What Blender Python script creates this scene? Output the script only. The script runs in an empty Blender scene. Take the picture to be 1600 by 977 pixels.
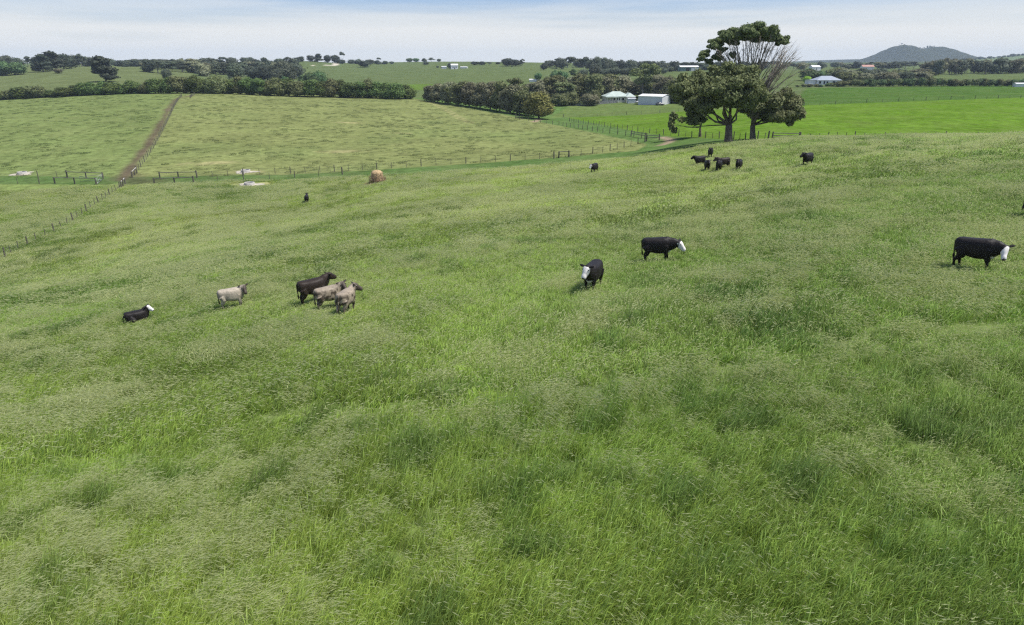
import bpy, bmesh, math, random
import numpy as np
from mathutils import Vector, Matrix

R = math.radians
SC = bpy.context.scene
COL = SC.collection

# ------------------------------------------------------------------ camera, sky, sun, exposure
FPX = 1000.0                 # focal length in pixels of a 1600 wide frame
PITCH = R(21.23)
CAMZ = 30.0
cam_d = bpy.data.cameras.new('camera'); cam = bpy.data.objects.new('camera', cam_d); COL.objects.link(cam)
cam_d.sensor_width = 36.0; cam_d.lens = 36.0 * FPX / 1600.0
cam_d.clip_start = 0.1; cam_d.clip_end = 40000
cam.location = (0, 0, CAMZ); cam.rotation_euler = (R(90) - PITCH, 0, 0)
SC.camera = cam

SUN_EL, SUN_AZ = R(60), R(98)          # azimuth clockwise from +Y (the view direction)
world = bpy.data.worlds.new('World'); SC.world = world; world.use_nodes = True
wn = world.node_tree.nodes; wl = world.node_tree.links; wn.clear()
w_out = wn.new('ShaderNodeOutputWorld'); w_bg = wn.new('ShaderNodeBackground')
sky = wn.new('ShaderNodeTexSky'); sky.sky_type = 'NISHITA'; sky.sun_disc = False
sky.sun_elevation = SUN_EL; sky.sun_rotation = SUN_AZ; sky.altitude = 50
sky.air_density = 1.0; sky.dust_density = 1.0; sky.ozone_density = 1.0
tc = wn.new('ShaderNodeTexCoord')
def w_noise(sx, sy, sz, detail, lo, hi):
    mp = wn.new('ShaderNodeMapping'); mp.inputs['Scale'].default_value = (sx, sy, sz)
    nz = wn.new('ShaderNodeTexNoise'); nz.inputs['Scale'].default_value = 1.0
    nz.inputs['Detail'].default_value = detail; nz.inputs['Roughness'].default_value = 0.55
    rg = wn.new('ShaderNodeMapRange'); rg.inputs[1].default_value = lo; rg.inputs[2].default_value = hi
    rg.interpolation_type = 'SMOOTHSTEP'
    wl.new(tc.outputs['Generated'], mp.inputs['Vector']); wl.new(mp.outputs[0], nz.inputs['Vector'])
    wl.new(nz.outputs['Fac'], rg.inputs[0])
    return rg.outputs[0]
c1 = w_noise(1.6, 1.6, 26.0, 6, 0.40, 0.62)      # long thin streaks of high cloud
c2 = w_noise(4.0, 4.0, 60.0, 4, 0.35, 0.70)
mx = wn.new('ShaderNodeMath'); mx.operation = 'MULTIPLY_ADD'
wl.new(c2, mx.inputs[0]); mx.inputs[1].default_value = 0.25; wl.new(c1, mx.inputs[2])
fac = wn.new('ShaderNodeMapRange'); fac.inputs[1].default_value = 0.0; fac.inputs[2].default_value = 1.25
fac.inputs[3].default_value = 0.0; fac.inputs[4].default_value = 0.42
wl.new(mx.outputs[0], fac.inputs[0])
sep = wn.new('ShaderNodeSeparateXYZ'); wl.new(tc.outputs['Generated'], sep.inputs[0])
hz = wn.new('ShaderNodeMapRange'); hz.interpolation_type = 'SMOOTHSTEP'     # pale haze thickening towards the horizon
hz.inputs[1].default_value = 0.0; hz.inputs[2].default_value = 0.105; hz.inputs[3].default_value = 0.97; hz.inputs[4].default_value = 0.05
wl.new(sep.outputs[2], hz.inputs[0])
scr = wn.new('ShaderNodeMath'); scr.operation = 'ADD'; scr.use_clamp = True
wl.new(fac.outputs[0], scr.inputs[0]); wl.new(hz.outputs[0], scr.inputs[1])
mix = wn.new('ShaderNodeMix'); mix.data_type = 'RGBA'
shs = wn.new('ShaderNodeHueSaturation'); shs.inputs['Saturation'].default_value = 1.3; shs.inputs['Value'].default_value = 0.85
wl.new(sky.outputs[0], shs.inputs['Color'])
smu = wn.new('ShaderNodeMix'); smu.data_type = 'RGBA'; smu.blend_type = 'MULTIPLY'; smu.inputs[0].default_value = 1.0; smu.inputs[7].default_value = (0.62, 0.80, 1.20, 1)
wl.new(shs.outputs[0], smu.inputs[6])
wl.new(scr.outputs[0], mix.inputs[0]); wl.new(smu.outputs[2], mix.inputs[6])
mix.inputs[7].default_value = (6.2, 6.25, 6.15, 1)
wl.new(mix.outputs[2], w_bg.inputs['Color']); w_bg.inputs['Strength'].default_value = 0.075
wl.new(w_bg.outputs[0], w_out.inputs['Surface'])

sun_d = bpy.data.lights.new('sun', 'SUN'); sun = bpy.data.objects.new('sun', sun_d); COL.objects.link(sun)
sun_d.energy = 3.3; sun_d.angle = R(13); sun_d.color = (1.0, 0.96, 0.90)
_sd = Vector((math.sin(SUN_AZ) * math.cos(SUN_EL), math.cos(SUN_AZ) * math.cos(SUN_EL), math.sin(SUN_EL)))
sun.rotation_euler = _sd.to_track_quat('Z', 'Y').to_euler(); sun.location = (0, 0, 80)

SC.view_settings.view_transform = 'Standard'; SC.view_settings.look = 'None'
SC.view_settings.exposure = 0.9; SC.view_settings.gamma = 1.0
SC.view_settings.use_curve_mapping = False
SC.render.engine = 'CYCLES'
SC.cycles.use_denoising = False
SC.cycles.denoising_input_passes = 'RGB_ALBEDO_NORMAL'; SC.cycles.denoising_prefilter = 'ACCURATE'
SC.cycles.max_bounces = 6; SC.cycles.diffuse_bounces = 3; SC.cycles.glossy_bounces = 2
SC.cycles.transmission_bounces = 3; SC.cycles.volume_bounces = 0; SC.cycles.transparent_max_bounces = 4
SC.cycles.use_adaptive_sampling = False; SC.cycles.filter_width = 1.3

# ------------------------------------------------------------------ small helpers
def link(o, parent=None):
    COL.objects.link(o)
    if parent is not None: o.parent = parent
    return o
def tag(o, label=None, cat=None, group=None, kind=None):
    if label: o['label'] = label
    if cat: o['category'] = cat
    if group: o['group'] = group
    if kind: o['kind'] = kind
    return o
def empty(name, loc=(0, 0, 0), rz=0.0):
    o = bpy.data.objects.new(name, None); o.empty_display_size = 0.5
    o.location = loc; o.rotation_euler = (0, 0, rz); return link(o)
def mesh_np(name, v, quads=None, tris=None, mats=(), smooth=False):
    v = np.asarray(v, dtype=np.float32).reshape(-1, 3)
    q = np.zeros((0, 4), np.int32) if quads is None else np.asarray(quads, np.int32).reshape(-1, 4)
    t = np.zeros((0, 3), np.int32) if tris is None else np.asarray(tris, np.int32).reshape(-1, 3)
    me = bpy.data.meshes.new(name)
    me.vertices.add(len(v)); me.vertices.foreach_set('co', v.ravel())
    li = np.concatenate([q.ravel(), t.ravel()]).astype(np.int32)
    me.loops.add(len(li)); me.loops.foreach_set('vertex_index', li)
    ls = np.concatenate([np.arange(len(q)) * 4, len(q) * 4 + np.arange(len(t)) * 3]).astype(np.int32)
    me.polygons.add(len(q) + len(t)); me.polygons.foreach_set('loop_start', ls)
    me.polygons.foreach_set('use_smooth', np.full(len(ls), bool(smooth)))
    for m in mats: me.materials.append(m)
    me.update(calc_edges=True); me.validate()
    return me
def obj_np(name, v, quads=None, tris=None, mat=None, parent=None, smooth=False):
    return link(bpy.data.objects.new(name, mesh_np(name, v, quads, tris, [mat] if mat else [], smooth)), parent)
class MB:
    """collects boxes, tubes and faces, builds them as one mesh object"""
    def __init__(s): s.v = []; s.q = []; s.t = []; s.n = 0
    def add(s, v, q=(), t=()):
        s.v += [tuple(p) for p in v]
        s.q += [[i + s.n for i in f] for f in q]; s.t += [[i + s.n for i in f] for f in t]
        s.n += len(v)
    def box(s, c, d, rz=0.0):
        cx, cy, cz = c; hx, hy, hz = d[0] / 2, d[1] / 2, d[2] / 2
        ca, sa = math.cos(rz), math.sin(rz); v = []
        for z in (-hz, hz):
            for x, y in ((-hx, -hy), (hx, -hy), (hx, hy), (-hx, hy)):
                v.append((cx + x * ca - y * sa, cy + x * sa + y * ca, cz + z))
        s.add(v, [(3, 2, 1, 0), (4, 5, 6, 7), (0, 1, 5, 4), (1, 2, 6, 5), (2, 3, 7, 6), (3, 0, 4, 7)])
    def tube(s, pts, rad, n=6, cap=True):
        pts = [Vector(p) for p in pts]; v = []; q = []; t = []
        for i, p in enumerate(pts):
            d = (pts[min(i + 1, len(pts) - 1)] - pts[max(i - 1, 0)]).normalized()
            a = Vector((0, 0, 1)) if abs(d.z) < 0.9 else Vector((1, 0, 0))
            u = d.cross(a).normalized(); w = d.cross(u)
            r = rad[i] if hasattr(rad, '__len__') else rad
            for k in range(n):
                an = 2 * math.pi * k / n
                v.append(p + u * math.cos(an) * r + w * math.sin(an) * r)
        for i in range(len(pts) - 1):
            for k in range(n):
                q.append((i * n + k, i * n + (k + 1) % n, (i + 1) * n + (k + 1) % n, (i + 1) * n + k))
        if cap:
            b = len(v); v += [pts[0], pts[-1]]
            for k in range(n):
                t.append((b, (k + 1) % n, k)); t.append((b + 1, (len(pts) - 1) * n + k, (len(pts) - 1) * n + (k + 1) % n))
        s.add(v, q, t)
    def build(s, name, mat, parent=None, smooth=False):
        return obj_np(name, s.v, s.q, s.t, mat, parent, smooth)
    def mesh(s, name, mat, smooth=False):
        return mesh_np(name, s.v, s.q, s.t, [mat], smooth)

# value noise on a lattice, vectorised
_rs = np.random.RandomState(11); _LAT = _rs.rand(257, 257)
def vnoise(x, y, scale, seed=0):
    x = np.asarray(x, float) / scale + seed * 17.31; y = np.asarray(y, float) / scale + seed * 9.77
    xi = np.floor(x).astype(int); yi = np.floor(y).astype(int); fx = x - xi; fy = y - yi
    fx = fx * fx * (3 - 2 * fx); fy = fy * fy * (3 - 2 * fy)
    a = _LAT[xi % 257, yi % 257]; b = _LAT[(xi + 1) % 257, yi % 257]
    c = _LAT[xi % 257, (yi + 1) % 257]; d = _LAT[(xi + 1) % 257, (yi + 1) % 257]
    return (a * (1 - fx) + b * fx) * (1 - fy) + (c * (1 - fx) + d * fx) * fy
def fbm(x, y, scale, octs=3, seed=0):
    s = 0; w = 0; a = 1.0
    for k in range(octs):
        s = s + a * vnoise(x, y, scale / 2 ** k, seed + k); w += a; a *= 0.5
    return s / w

# ------------------------------------------------------------------ terrain
CP, SP = math.cos(PITCH), math.sin(PITCH)
def ray(px, py):
    a = (px - 800) / FPX; b = (488.5 - py) / FPX
    return a, b * SP + CP, b * CP - SP
def pt_at(px, py, Y):
    """the point seen at pixel px,py at forward distance Y"""
    x, y, z = ray(px, py); k = Y / y
    return Vector((x * k, Y, z * k + CAMZ))
def project(X, Y, Z):
    z = Z - CAMZ; d = Y * CP - z * SP
    return 800 + FPX * X / d, 488.5 - FPX * (Y * SP + z * CP) / d
def base_z(X, Y):
    rho = np.sqrt(X * X + Y * Y); k = 1 / np.sqrt(1 + (rho / 110.0) ** 2)
    return -8.04 + 0.16 * X * k - 0.08 * Y * k
CTRL = [  # seen pixel x, pixel y, forward distance in metres: surveyed from the sizes of posts, cattle, trees and houses
 (1600,213,78),(1400,214,86),(1250,217,93),(1750,210,74),(1950,205,66),
 (1600,220,112),(1400,219,112),(1250,220,112),(1800,219,112),(2100,215,112),
 (1600,155,250),(1260,164,245),(1600,134,420),(1260,135,420),(2000,150,250),(1400,175,180),(1600,174,180),(1200,182,180),
 (1550,117,620),(1280,129,460),(1400,121,600),(1400,107,1100),(1600,106,1000),(2000,110,900),
 (60,370,90),(0,405,80),(195,287,124),(0,460,58),(-300,420,74),(-200,300,122),
 (480,318,99),(590,287,106),(400,290,116),(449,272,129),(583,265,129),(770,253,129),(900,243,129),(1000,233,131),
 (1060,219,138),(928,272,85),(1153,268,70),(1109,248,82),(1040,243,96),(1260,261,62),(1138,222,103),(1180,219,107),
 (200,200,200),(300,147,330),(0,158,330),(640,155,340),(500,200,210),(0,220,180),(-300,170,330),(-300,220,185),
 (800,180,272),(850,190,250),(900,185,272),(1000,195,190),(1000,175,280),(968,161,355),(1075,164,330),(700,215,190),
 (165,127,460),(0,112,620),(300,140,400),(300,124,520),(230,108,640),(0,146,400),(-300,120,620),
 (470,122,700),(600,127,600),(600,140,430),(600,106,900),(480,96,1000),(560,101,1150),(650,97,1300),(700,109,800),
 (850,127,550),(800,101,950),(900,106,900),(1000,114,800),(1080,111,640),(1080,122,530),(940,140,440),(1150,128,480),
 (200,104,900),(400,103,900),(100,100,1400),(400,99,1600),(800,99,1800),(1200,99,1800),(1600,98,1800),(2000,99,1800),(-300,103,1200),
 (0,98.5,4000),(400,98.5,4000),(800,98.5,4000),(1200,98.5,4000),(1600,98.5,4000),(2000,98.5,4000),(-400,98.5,4000),
 (0,98.8,9000),(400,98.8,9000),(800,98.8,9000),(1200,98.8,9000),(1600,98.8,9000),(2200,98.8,9000),(-500,98.8,9000),
]
def _ctrl():
    S = []; V = []
    for px, py, Y in CTRL:
        p = pt_at(px, py, Y)
        S.append((p.x / Y, math.log(Y))); V.append((p.z - CAMZ - base_z(p.x, Y)) / Y)
    for Y in (1.5, 4, 8, 14, 22, 32, 44):
        for s in (-1.5, -0.9, -0.45, 0, 0.45, 0.9, 1.5):
            S.append((s, math.log(Y))); V.append(0.0)
    return np.array(S), np.array(V)
_S, _V = _ctrl()
_KS = np.array([1.9, 1.0])
def _phi(d2): return d2 * np.log(d2 + 1e-9) * 0.5
def _fit():
    P = _S * _KS; n = len(P)
    d2 = ((P[:, None, :] - P[None, :, :]) ** 2).sum(2)
    A = np.zeros((n + 3, n + 3)); A[:n, :n] = _phi(d2) + np.eye(n) * 0.0008
    Q = np.c_[np.ones(n), P]; A[:n, n:] = Q; A[n:, :n] = Q.T
    return P, np.linalg.solve(A, np.r_[_V, 0, 0, 0])
_P, _W = _fit()
HILLS = [  # px of centre, distance, half width across m, half depth m, height m, sharpness
 (1404, 3600, 95, 220, 80, 1.0), (1680, 2300, 260, 300, 30, 1.0), (1460, 3640, 120, 240, 75, 1.0), (1345,4400,420,500,22,1.0)]
def ground(X, Y, micro=True):
    X = np.asarray(X, float); Y = np.asarray(Y, float); shp = X.shape
    X = X.ravel(); Y = np.maximum(Y.ravel(), 1.0); out = np.empty_like(X)
    for i in range(0, len(X), 40000):
        x = X[i:i + 40000]; y = Y[i:i + 40000]
        u = np.clip(x / y, -2.2, 2.2) * _KS[0]; t = np.log(y) * _KS[1]
        d2 = (u[:, None] - _P[None, :, 0]) ** 2 + (t[:, None] - _P[None, :, 1]) ** 2
        m = _phi(d2) @ _W[:-3] + _W[-3] + _W[-2] * u + _W[-1] * t
        z = base_z(x, y) + m * y
        if micro:
            z = z + (fbm(x, y, 9.0, 3, 3) - 0.5) * 0.30 * np.clip(y / 15, 0.3, 1) * np.clip(90 / y, 0, 1) ** 0.3
        for hx, hy, wx, wy, hh, sp in HILLS:
            cx = (hx - 800) / FPX * hy * CP
            r2 = ((x - cx) / wx) ** 2 + ((y - hy) / wy) ** 2
            z = z + hh * np.exp(-r2 * 0.9) * (1 + 0.10 * (fbm(x, y, 120, 3, 8) - 0.5))
        out[i:i + 40000] = z
    return out.reshape(shp) + CAMZ
def gz(x, y): return float(ground(np.array([x]), np.array([y]))[0])
_YY = np.exp(np.linspace(math.log(3), math.log(6000), 900))
def hit(px, py):
    """first point of the ground along the line of sight"""
    x, y, z = ray(px, py); X = x / y * _YY; Z = z / y * _YY + CAMZ
    d = Z - ground(X, _YY); k = np.where(d < 0)[0]
    if len(k) == 0: k = [len(_YY) - 1]
    a, b = _YY[max(k[0] - 1, 0)], _YY[k[0]]
    ys = np.linspace(a, b, 24); d = z / y * ys + CAMZ - ground(x / y * ys, ys)
    j = np.where(d < 0)[0]; Y = ys[j[0]] if len(j) else b
    return Vector((x / y * Y, Y, gz(x / y * Y, Y)))
def spot(px, Y):
    """ground point at forward distance Y that stands in column px"""
    X = (px - 800) / FPX * Y / CP
    for _ in range(5):
        z = gz(X, Y); d = Y * CP - (z - CAMZ) * SP; X = (px - 800) / FPX * d
    return Vector((X, Y, gz(X, Y)))

# ------------------------------------------------------------------ materials
def mat(name, col, rough=0.9, spec=0.15, noise=0.0, nscale=3.0, metal=0.0, bump=0.0):
    m = bpy.data.materials.new(name); m.use_nodes = True; nt = m.node_tree
    b = nt.nodes['Principled BSDF']; b.inputs['Roughness'].default_value = rough
    b.inputs['Specular IOR Level'].default_value = spec; b.inputs['Metallic'].default_value = metal
    b.inputs['Base Color'].default_value = (*col, 1)
    if noise or bump:
        t = nt.nodes.new('ShaderNodeTexCoord'); n = nt.nodes.new('ShaderNodeTexNoise')
        n.inputs['Scale'].default_value = nscale; n.inputs['Detail'].default_value = 5
        nt.links.new(t.outputs['Object'], n.inputs['Vector'])
        if noise:
            r = nt.nodes.new('ShaderNodeMapRange'); r.inputs[1].default_value = 0.3; r.inputs[2].default_value = 0.7
            r.inputs[3].default_value = 1 - noise; r.inputs[4].default_value = 1 + noise
            x = nt.nodes.new('ShaderNodeMix'); x.data_type = 'RGBA'; x.blend_type = 'MULTIPLY'; x.inputs[0].default_value = 1
            x.inputs[6].default_value = (*col, 1)
            nt.links.new(n.outputs['Fac'], r.inputs[0]); nt.links.new(r.outputs[0], x.inputs[7])
            nt.links.new(x.outputs[2], b.inputs['Base Color'])
        if bump:
            bp = nt.nodes.new('ShaderNodeBump'); bp.inputs['Strength'].default_value = bump
            nt.links.new(n.outputs['Fac'], bp.inputs['Height']); nt.links.new(bp.outputs[0], b.inputs['Normal'])
    return m
def leaf_mat(name, a, c, trans=0.25, vary=1.0):
    """foliage: colour varies between leaves (attribute rnd) and between trees (object random)"""
    m = bpy.data.materials.new(name); m.use_nodes = True; nt = m.node_tree; L = nt.links; N = nt.nodes
    b = N['Principled BSDF']; b.inputs['Roughness'].default_value = 0.75; b.inputs['Specular IOR Level'].default_value = 0.2
    at = N.new('ShaderNodeAttribute'); at.attribute_name = 'rnd'
    oi = N.new('ShaderNodeObjectInfo')
    mx = N.new('ShaderNodeMix'); mx.data_type = 'RGBA'; mx.inputs[6].default_value = (*a, 1); mx.inputs[7].default_value = (*c, 1)
    L.new(at.outputs['Fac'], mx.inputs[0])
    hs = N.new('ShaderNodeHueSaturation'); rg = N.new('ShaderNodeMapRange'); rg.inputs[3].default_value = 1 - 0.25 * vary; rg.inputs[4].default_value = 1 + 0.3 * vary
    rh = N.new('ShaderNodeMapRange'); rh.inputs[3].default_value = 0.5 - 0.025 * vary; rh.inputs[4].default_value = 0.5 + 0.02 * vary
    L.new(oi.outputs['Random'], rg.inputs[0]); L.new(oi.outputs['Random'], rh.inputs[0])
    L.new(rg.outputs[0], hs.inputs['Value']); L.new(rh.outputs[0], hs.inputs['Hue']); L.new(mx.outputs[2], hs.inputs['Color'])
    L.new(hs.outputs[0], b.inputs['Base Color'])
    if trans:
        tr = N.new('ShaderNodeBsdfTranslucent'); ms = N.new('ShaderNodeMixShader'); ms.inputs[0].default_value = trans
        L.new(hs.outputs[0], tr.inputs['Color']); L.new(b.outputs[0], ms.inputs[1]); L.new(tr.outputs[0], ms.inputs[2])
        L.new(ms.outputs[0], N['Material Output'].inputs['Surface'])
    return m
M = dict(
  bark=mat('bark', (0.13, 0.105, 0.08), noise=0.35, nscale=2.5, bump=0.6),
  palebark=mat('pale_bark', (0.24, 0.21, 0.17), noise=0.35, nscale=2.5, bump=0.4),
  post=mat('weathered_post', (0.115, 0.105, 0.08), noise=0.35, nscale=6, bump=0.4),
  rail=mat('silvered_rail', (0.42, 0.40, 0.36), noise=0.25, nscale=5, bump=0.3),
  darkrail=mat('dark_rail', (0.15, 0.14, 0.115), noise=0.25, nscale=5, bump=0.3),
  wire=mat('fence_wire', (0.22, 0.21, 0.2), rough=0.5, metal=0.4),
  greytimber=mat('grey_timber', (0.34, 0.33, 0.31), noise=0.25, nscale=2),
  cream=mat('cream_weatherboard', (0.70, 0.66, 0.54), noise=0.06, nscale=1.5),
  white=mat('white_paint', (0.72, 0.72, 0.70), rough=0.6, noise=0.05),
  greenroof=mat('pale_green_roof', (0.40, 0.46, 0.41), rough=0.5, noise=0.1, nscale=0.6),
  blueroof=mat('blue_grey_roof', (0.30, 0.33, 0.37), rough=0.45, noise=0.08, nscale=0.5),
  steel=mat('zincalume_cladding', (0.66, 0.67, 0.69), rough=0.5, noise=0.06, nscale=0.5, metal=0.1),
  whiteroof=mat('pale_shed_roof', (0.66, 0.66, 0.63), rough=0.5, noise=0.06, nscale=0.5),
  greenclad=mat('dark_green_cladding', (0.13, 0.20, 0.18), rough=0.5, noise=0.1, nscale=0.4),
  redroof=mat('faded_red_roof', (0.42, 0.24, 0.19), rough=0.6, noise=0.1, nscale=0.6),
  glass=mat('window_glass', (0.03, 0.035, 0.04), rough=0.12, spec=0.6),
  dark=mat('dark_door_bay_shade', (0.025, 0.025, 0.025)),  # flat dark colour: doors, and the shade painted into the shed bay
  rubber=mat('tyre_rubber', (0.03, 0.03, 0.03), rough=0.8),
  carwhite=mat('white_car_paint', (0.75, 0.75, 0.74), rough=0.25, spec=0.5, noise=0.03),
  cardark=mat('dark_car_paint', (0.06, 0.065, 0.07), rough=0.3, spec=0.5),
  hay=mat('hay', (0.40, 0.29, 0.16), noise=0.3, nscale=5, bump=0.8),
  rust=mat('rusty_steel', (0.20, 0.12, 0.08), rough=0.8, noise=0.3, nscale=6),
  concrete=mat('trough_concrete', (0.36, 0.34, 0.31), noise=0.2, nscale=4, bump=0.3),
  pale_soil=mat('pale_dry_soil', (0.40, 0.365, 0.285), noise=0.3, nscale=1.3, bump=0.5),
  water=mat('trough_water', (0.03, 0.04, 0.04), rough=0.08, spec=0.5),
  galv=mat('galvanised_pipe', (0.26, 0.27, 0.26), rough=0.4, metal=0.5, noise=0.1),
)
LM = dict(
  olive=leaf_mat('olive_foliage', (0.086, 0.108, 0.038), (0.207, 0.224, 0.095)),
  hedge=leaf_mat('hedge_foliage', (0.048, 0.080, 0.021), (0.151, 0.207, 0.056)),
  brown=leaf_mat('grey_brown_foliage', (0.120, 0.125, 0.063), (0.270, 0.270, 0.157)),
  yellow=leaf_mat('yellow_olive_foliage', (0.110, 0.115, 0.030), (0.250, 0.240, 0.075)),
  dark=leaf_mat('dark_pine_foliage', (0.026, 0.038, 0.023), (0.072, 0.084, 0.052), 0.12),
  grey=leaf_mat('grey_green_foliage', (0.053, 0.069, 0.042), (0.131, 0.152, 0.094)),
  green=leaf_mat('mid_green_foliage', (0.048, 0.096, 0.035), (0.136, 0.208, 0.077)),
  spreading=leaf_mat('spreading_gum_foliage', (0.095, 0.119, 0.043), (0.228, 0.256, 0.108), 0.25, 0.0),
  skirt=leaf_mat('lower_gum_foliage', (0.108, 0.124, 0.051), (0.246, 0.262, 0.120), 0.25, 0.0),
  lime=leaf_mat('lime_foliage', (0.20, 0.32, 0.03), (0.32, 0.46, 0.06)),
  umbrella=leaf_mat('umbrella_foliage', (0.086, 0.121, 0.048), (0.218, 0.265, 0.109), 0.3, 0.0),
)

# ------------------------------------------------------------------ ground sheet
def inpoly(px, py, poly):
    c = np.zeros(px.shape, bool); n = len(poly); j = n - 1
    for i in range(n):
        xi, yi = poly[i]; xj, yj = poly[j]
        k = ((yi > py) != (yj > py)) & (px < (xj - xi) * (py - yi) / (yj - yi + 1e-9) + xi)
        c ^= k; j = i
    return c
NB = [(-600,300),(0,288),(240,289),(400,283),(590,277),(700,270),(800,264),(900,256),(1000,247),(1060,238),(1100,231),(1150,226),(1250,217),(1400,212),(1600,209),(2400,200)]
HILL = [(-600,277),(0,275),(200,277),(450,273),(583,266),(770,254),(900,244),(995,236),(1012,226),(930,208),(850,192),(780,178),(700,163),(640,153),(300,144),(0,155),(-600,170)]
BRIGHT = [(885,184),(1000,180),(1060,175),(1260,164.5),(1600,152.5),(2400,130),(2400,230),(1250,224),(1150,219),(1050,213.5),(1000,207)]
BEHIND = [(1235,166),(1600,152.5),(2400,132),(2400,120),(1600,133),(1260,138)]
HOUSEPAD = [(860,184),(1000,180),(1060,175),(1250,166),(1250,150),(1060,160),(900,160)]
C_NEAR = np.array((0.150, 0.190, 0.060)); C_LUSH = np.array((0.100, 0.160, 0.036)); C_LANE = np.array((0.068, 0.116, 0.032))
C_HILL = np.array((0.158, 0.180, 0.064)); C_HILLG = np.array((0.132, 0.169, 0.056)); C_BRIGHT = np.array((0.087, 0.158, 0.017))
C_BEHIND = np.array((0.055, 0.108, 0.020)); C_PAD = np.array((0.096, 0.139, 0.039)); C_FAR = np.array((0.085, 0.116, 0.042))
C_FARL = np.array((0.101, 0.126, 0.049)); C_WOOD = np.array((0.045, 0.058, 0.034)); C_DIRT = np.array((0.091, 0.072, 0.048))
C_TRACK = np.array((0.259, 0.194, 0.137)); C_DRY = np.array((0.30, 0.27, 0.13))
def seg_dist(X, Y, pts):
    d = np.full(X.shape, 1e9)
    for a, b in zip(pts[:-1], pts[1:]):
        vx, vy = b.x - a.x, b.y - a.y; L2 = vx * vx + vy * vy + 1e-9
        t = np.clip(((X - a.x) * vx + (Y - a.y) * vy) / L2, 0, 1)
        d = np.minimum(d, np.hypot(X - a.x - t * vx, Y - a.y - t * vy))
    return d
def mixc(c, col, f): return c + (np.asarray(col) - c) * np.clip(f, 0, 1)[:, None]
LANE_DIRT = [hit(x, y) for x, y in ((300,149.5),(277,154),(264,170),(256,186),(243,208),(232,227),(215,248),(203,264),(196,274),(190,281))]
LANE_DIRT2 = [hit(x, y) for x, y in ((196,276),(215,284),(236,285))]
TRACK = [hit(x, y) for x, y in ((1036,214.5),(1048,219.5),(1044,223),(1034,227))]
TRACK2 = [hit(x, y) for x, y in ((842,187),(836,190),(833,191))]
TRACK3 = [hit(x, y) for x, y in ((668,158),(690,168),(705,176),(722,187),(735,192))]
WHEEL = [hit(x, y) for x, y in ((0,336),(60,318),(110,306),(160,293),(185,287))]
FARROAD = [spot(x, y) for x, y in ((523,1000),(526,960),(522,920),(490,905))]
DRY = [(545,192,7.5,2.0),(622,208,4,1.2),(330,255,7,2.5),(378,268,5.5,2.6),(392,288,5.5,2.5),(528,237,8,2.5)]
DRYP = [(hit(x, y), a, b) for x, y, a, b in DRY]
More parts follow.
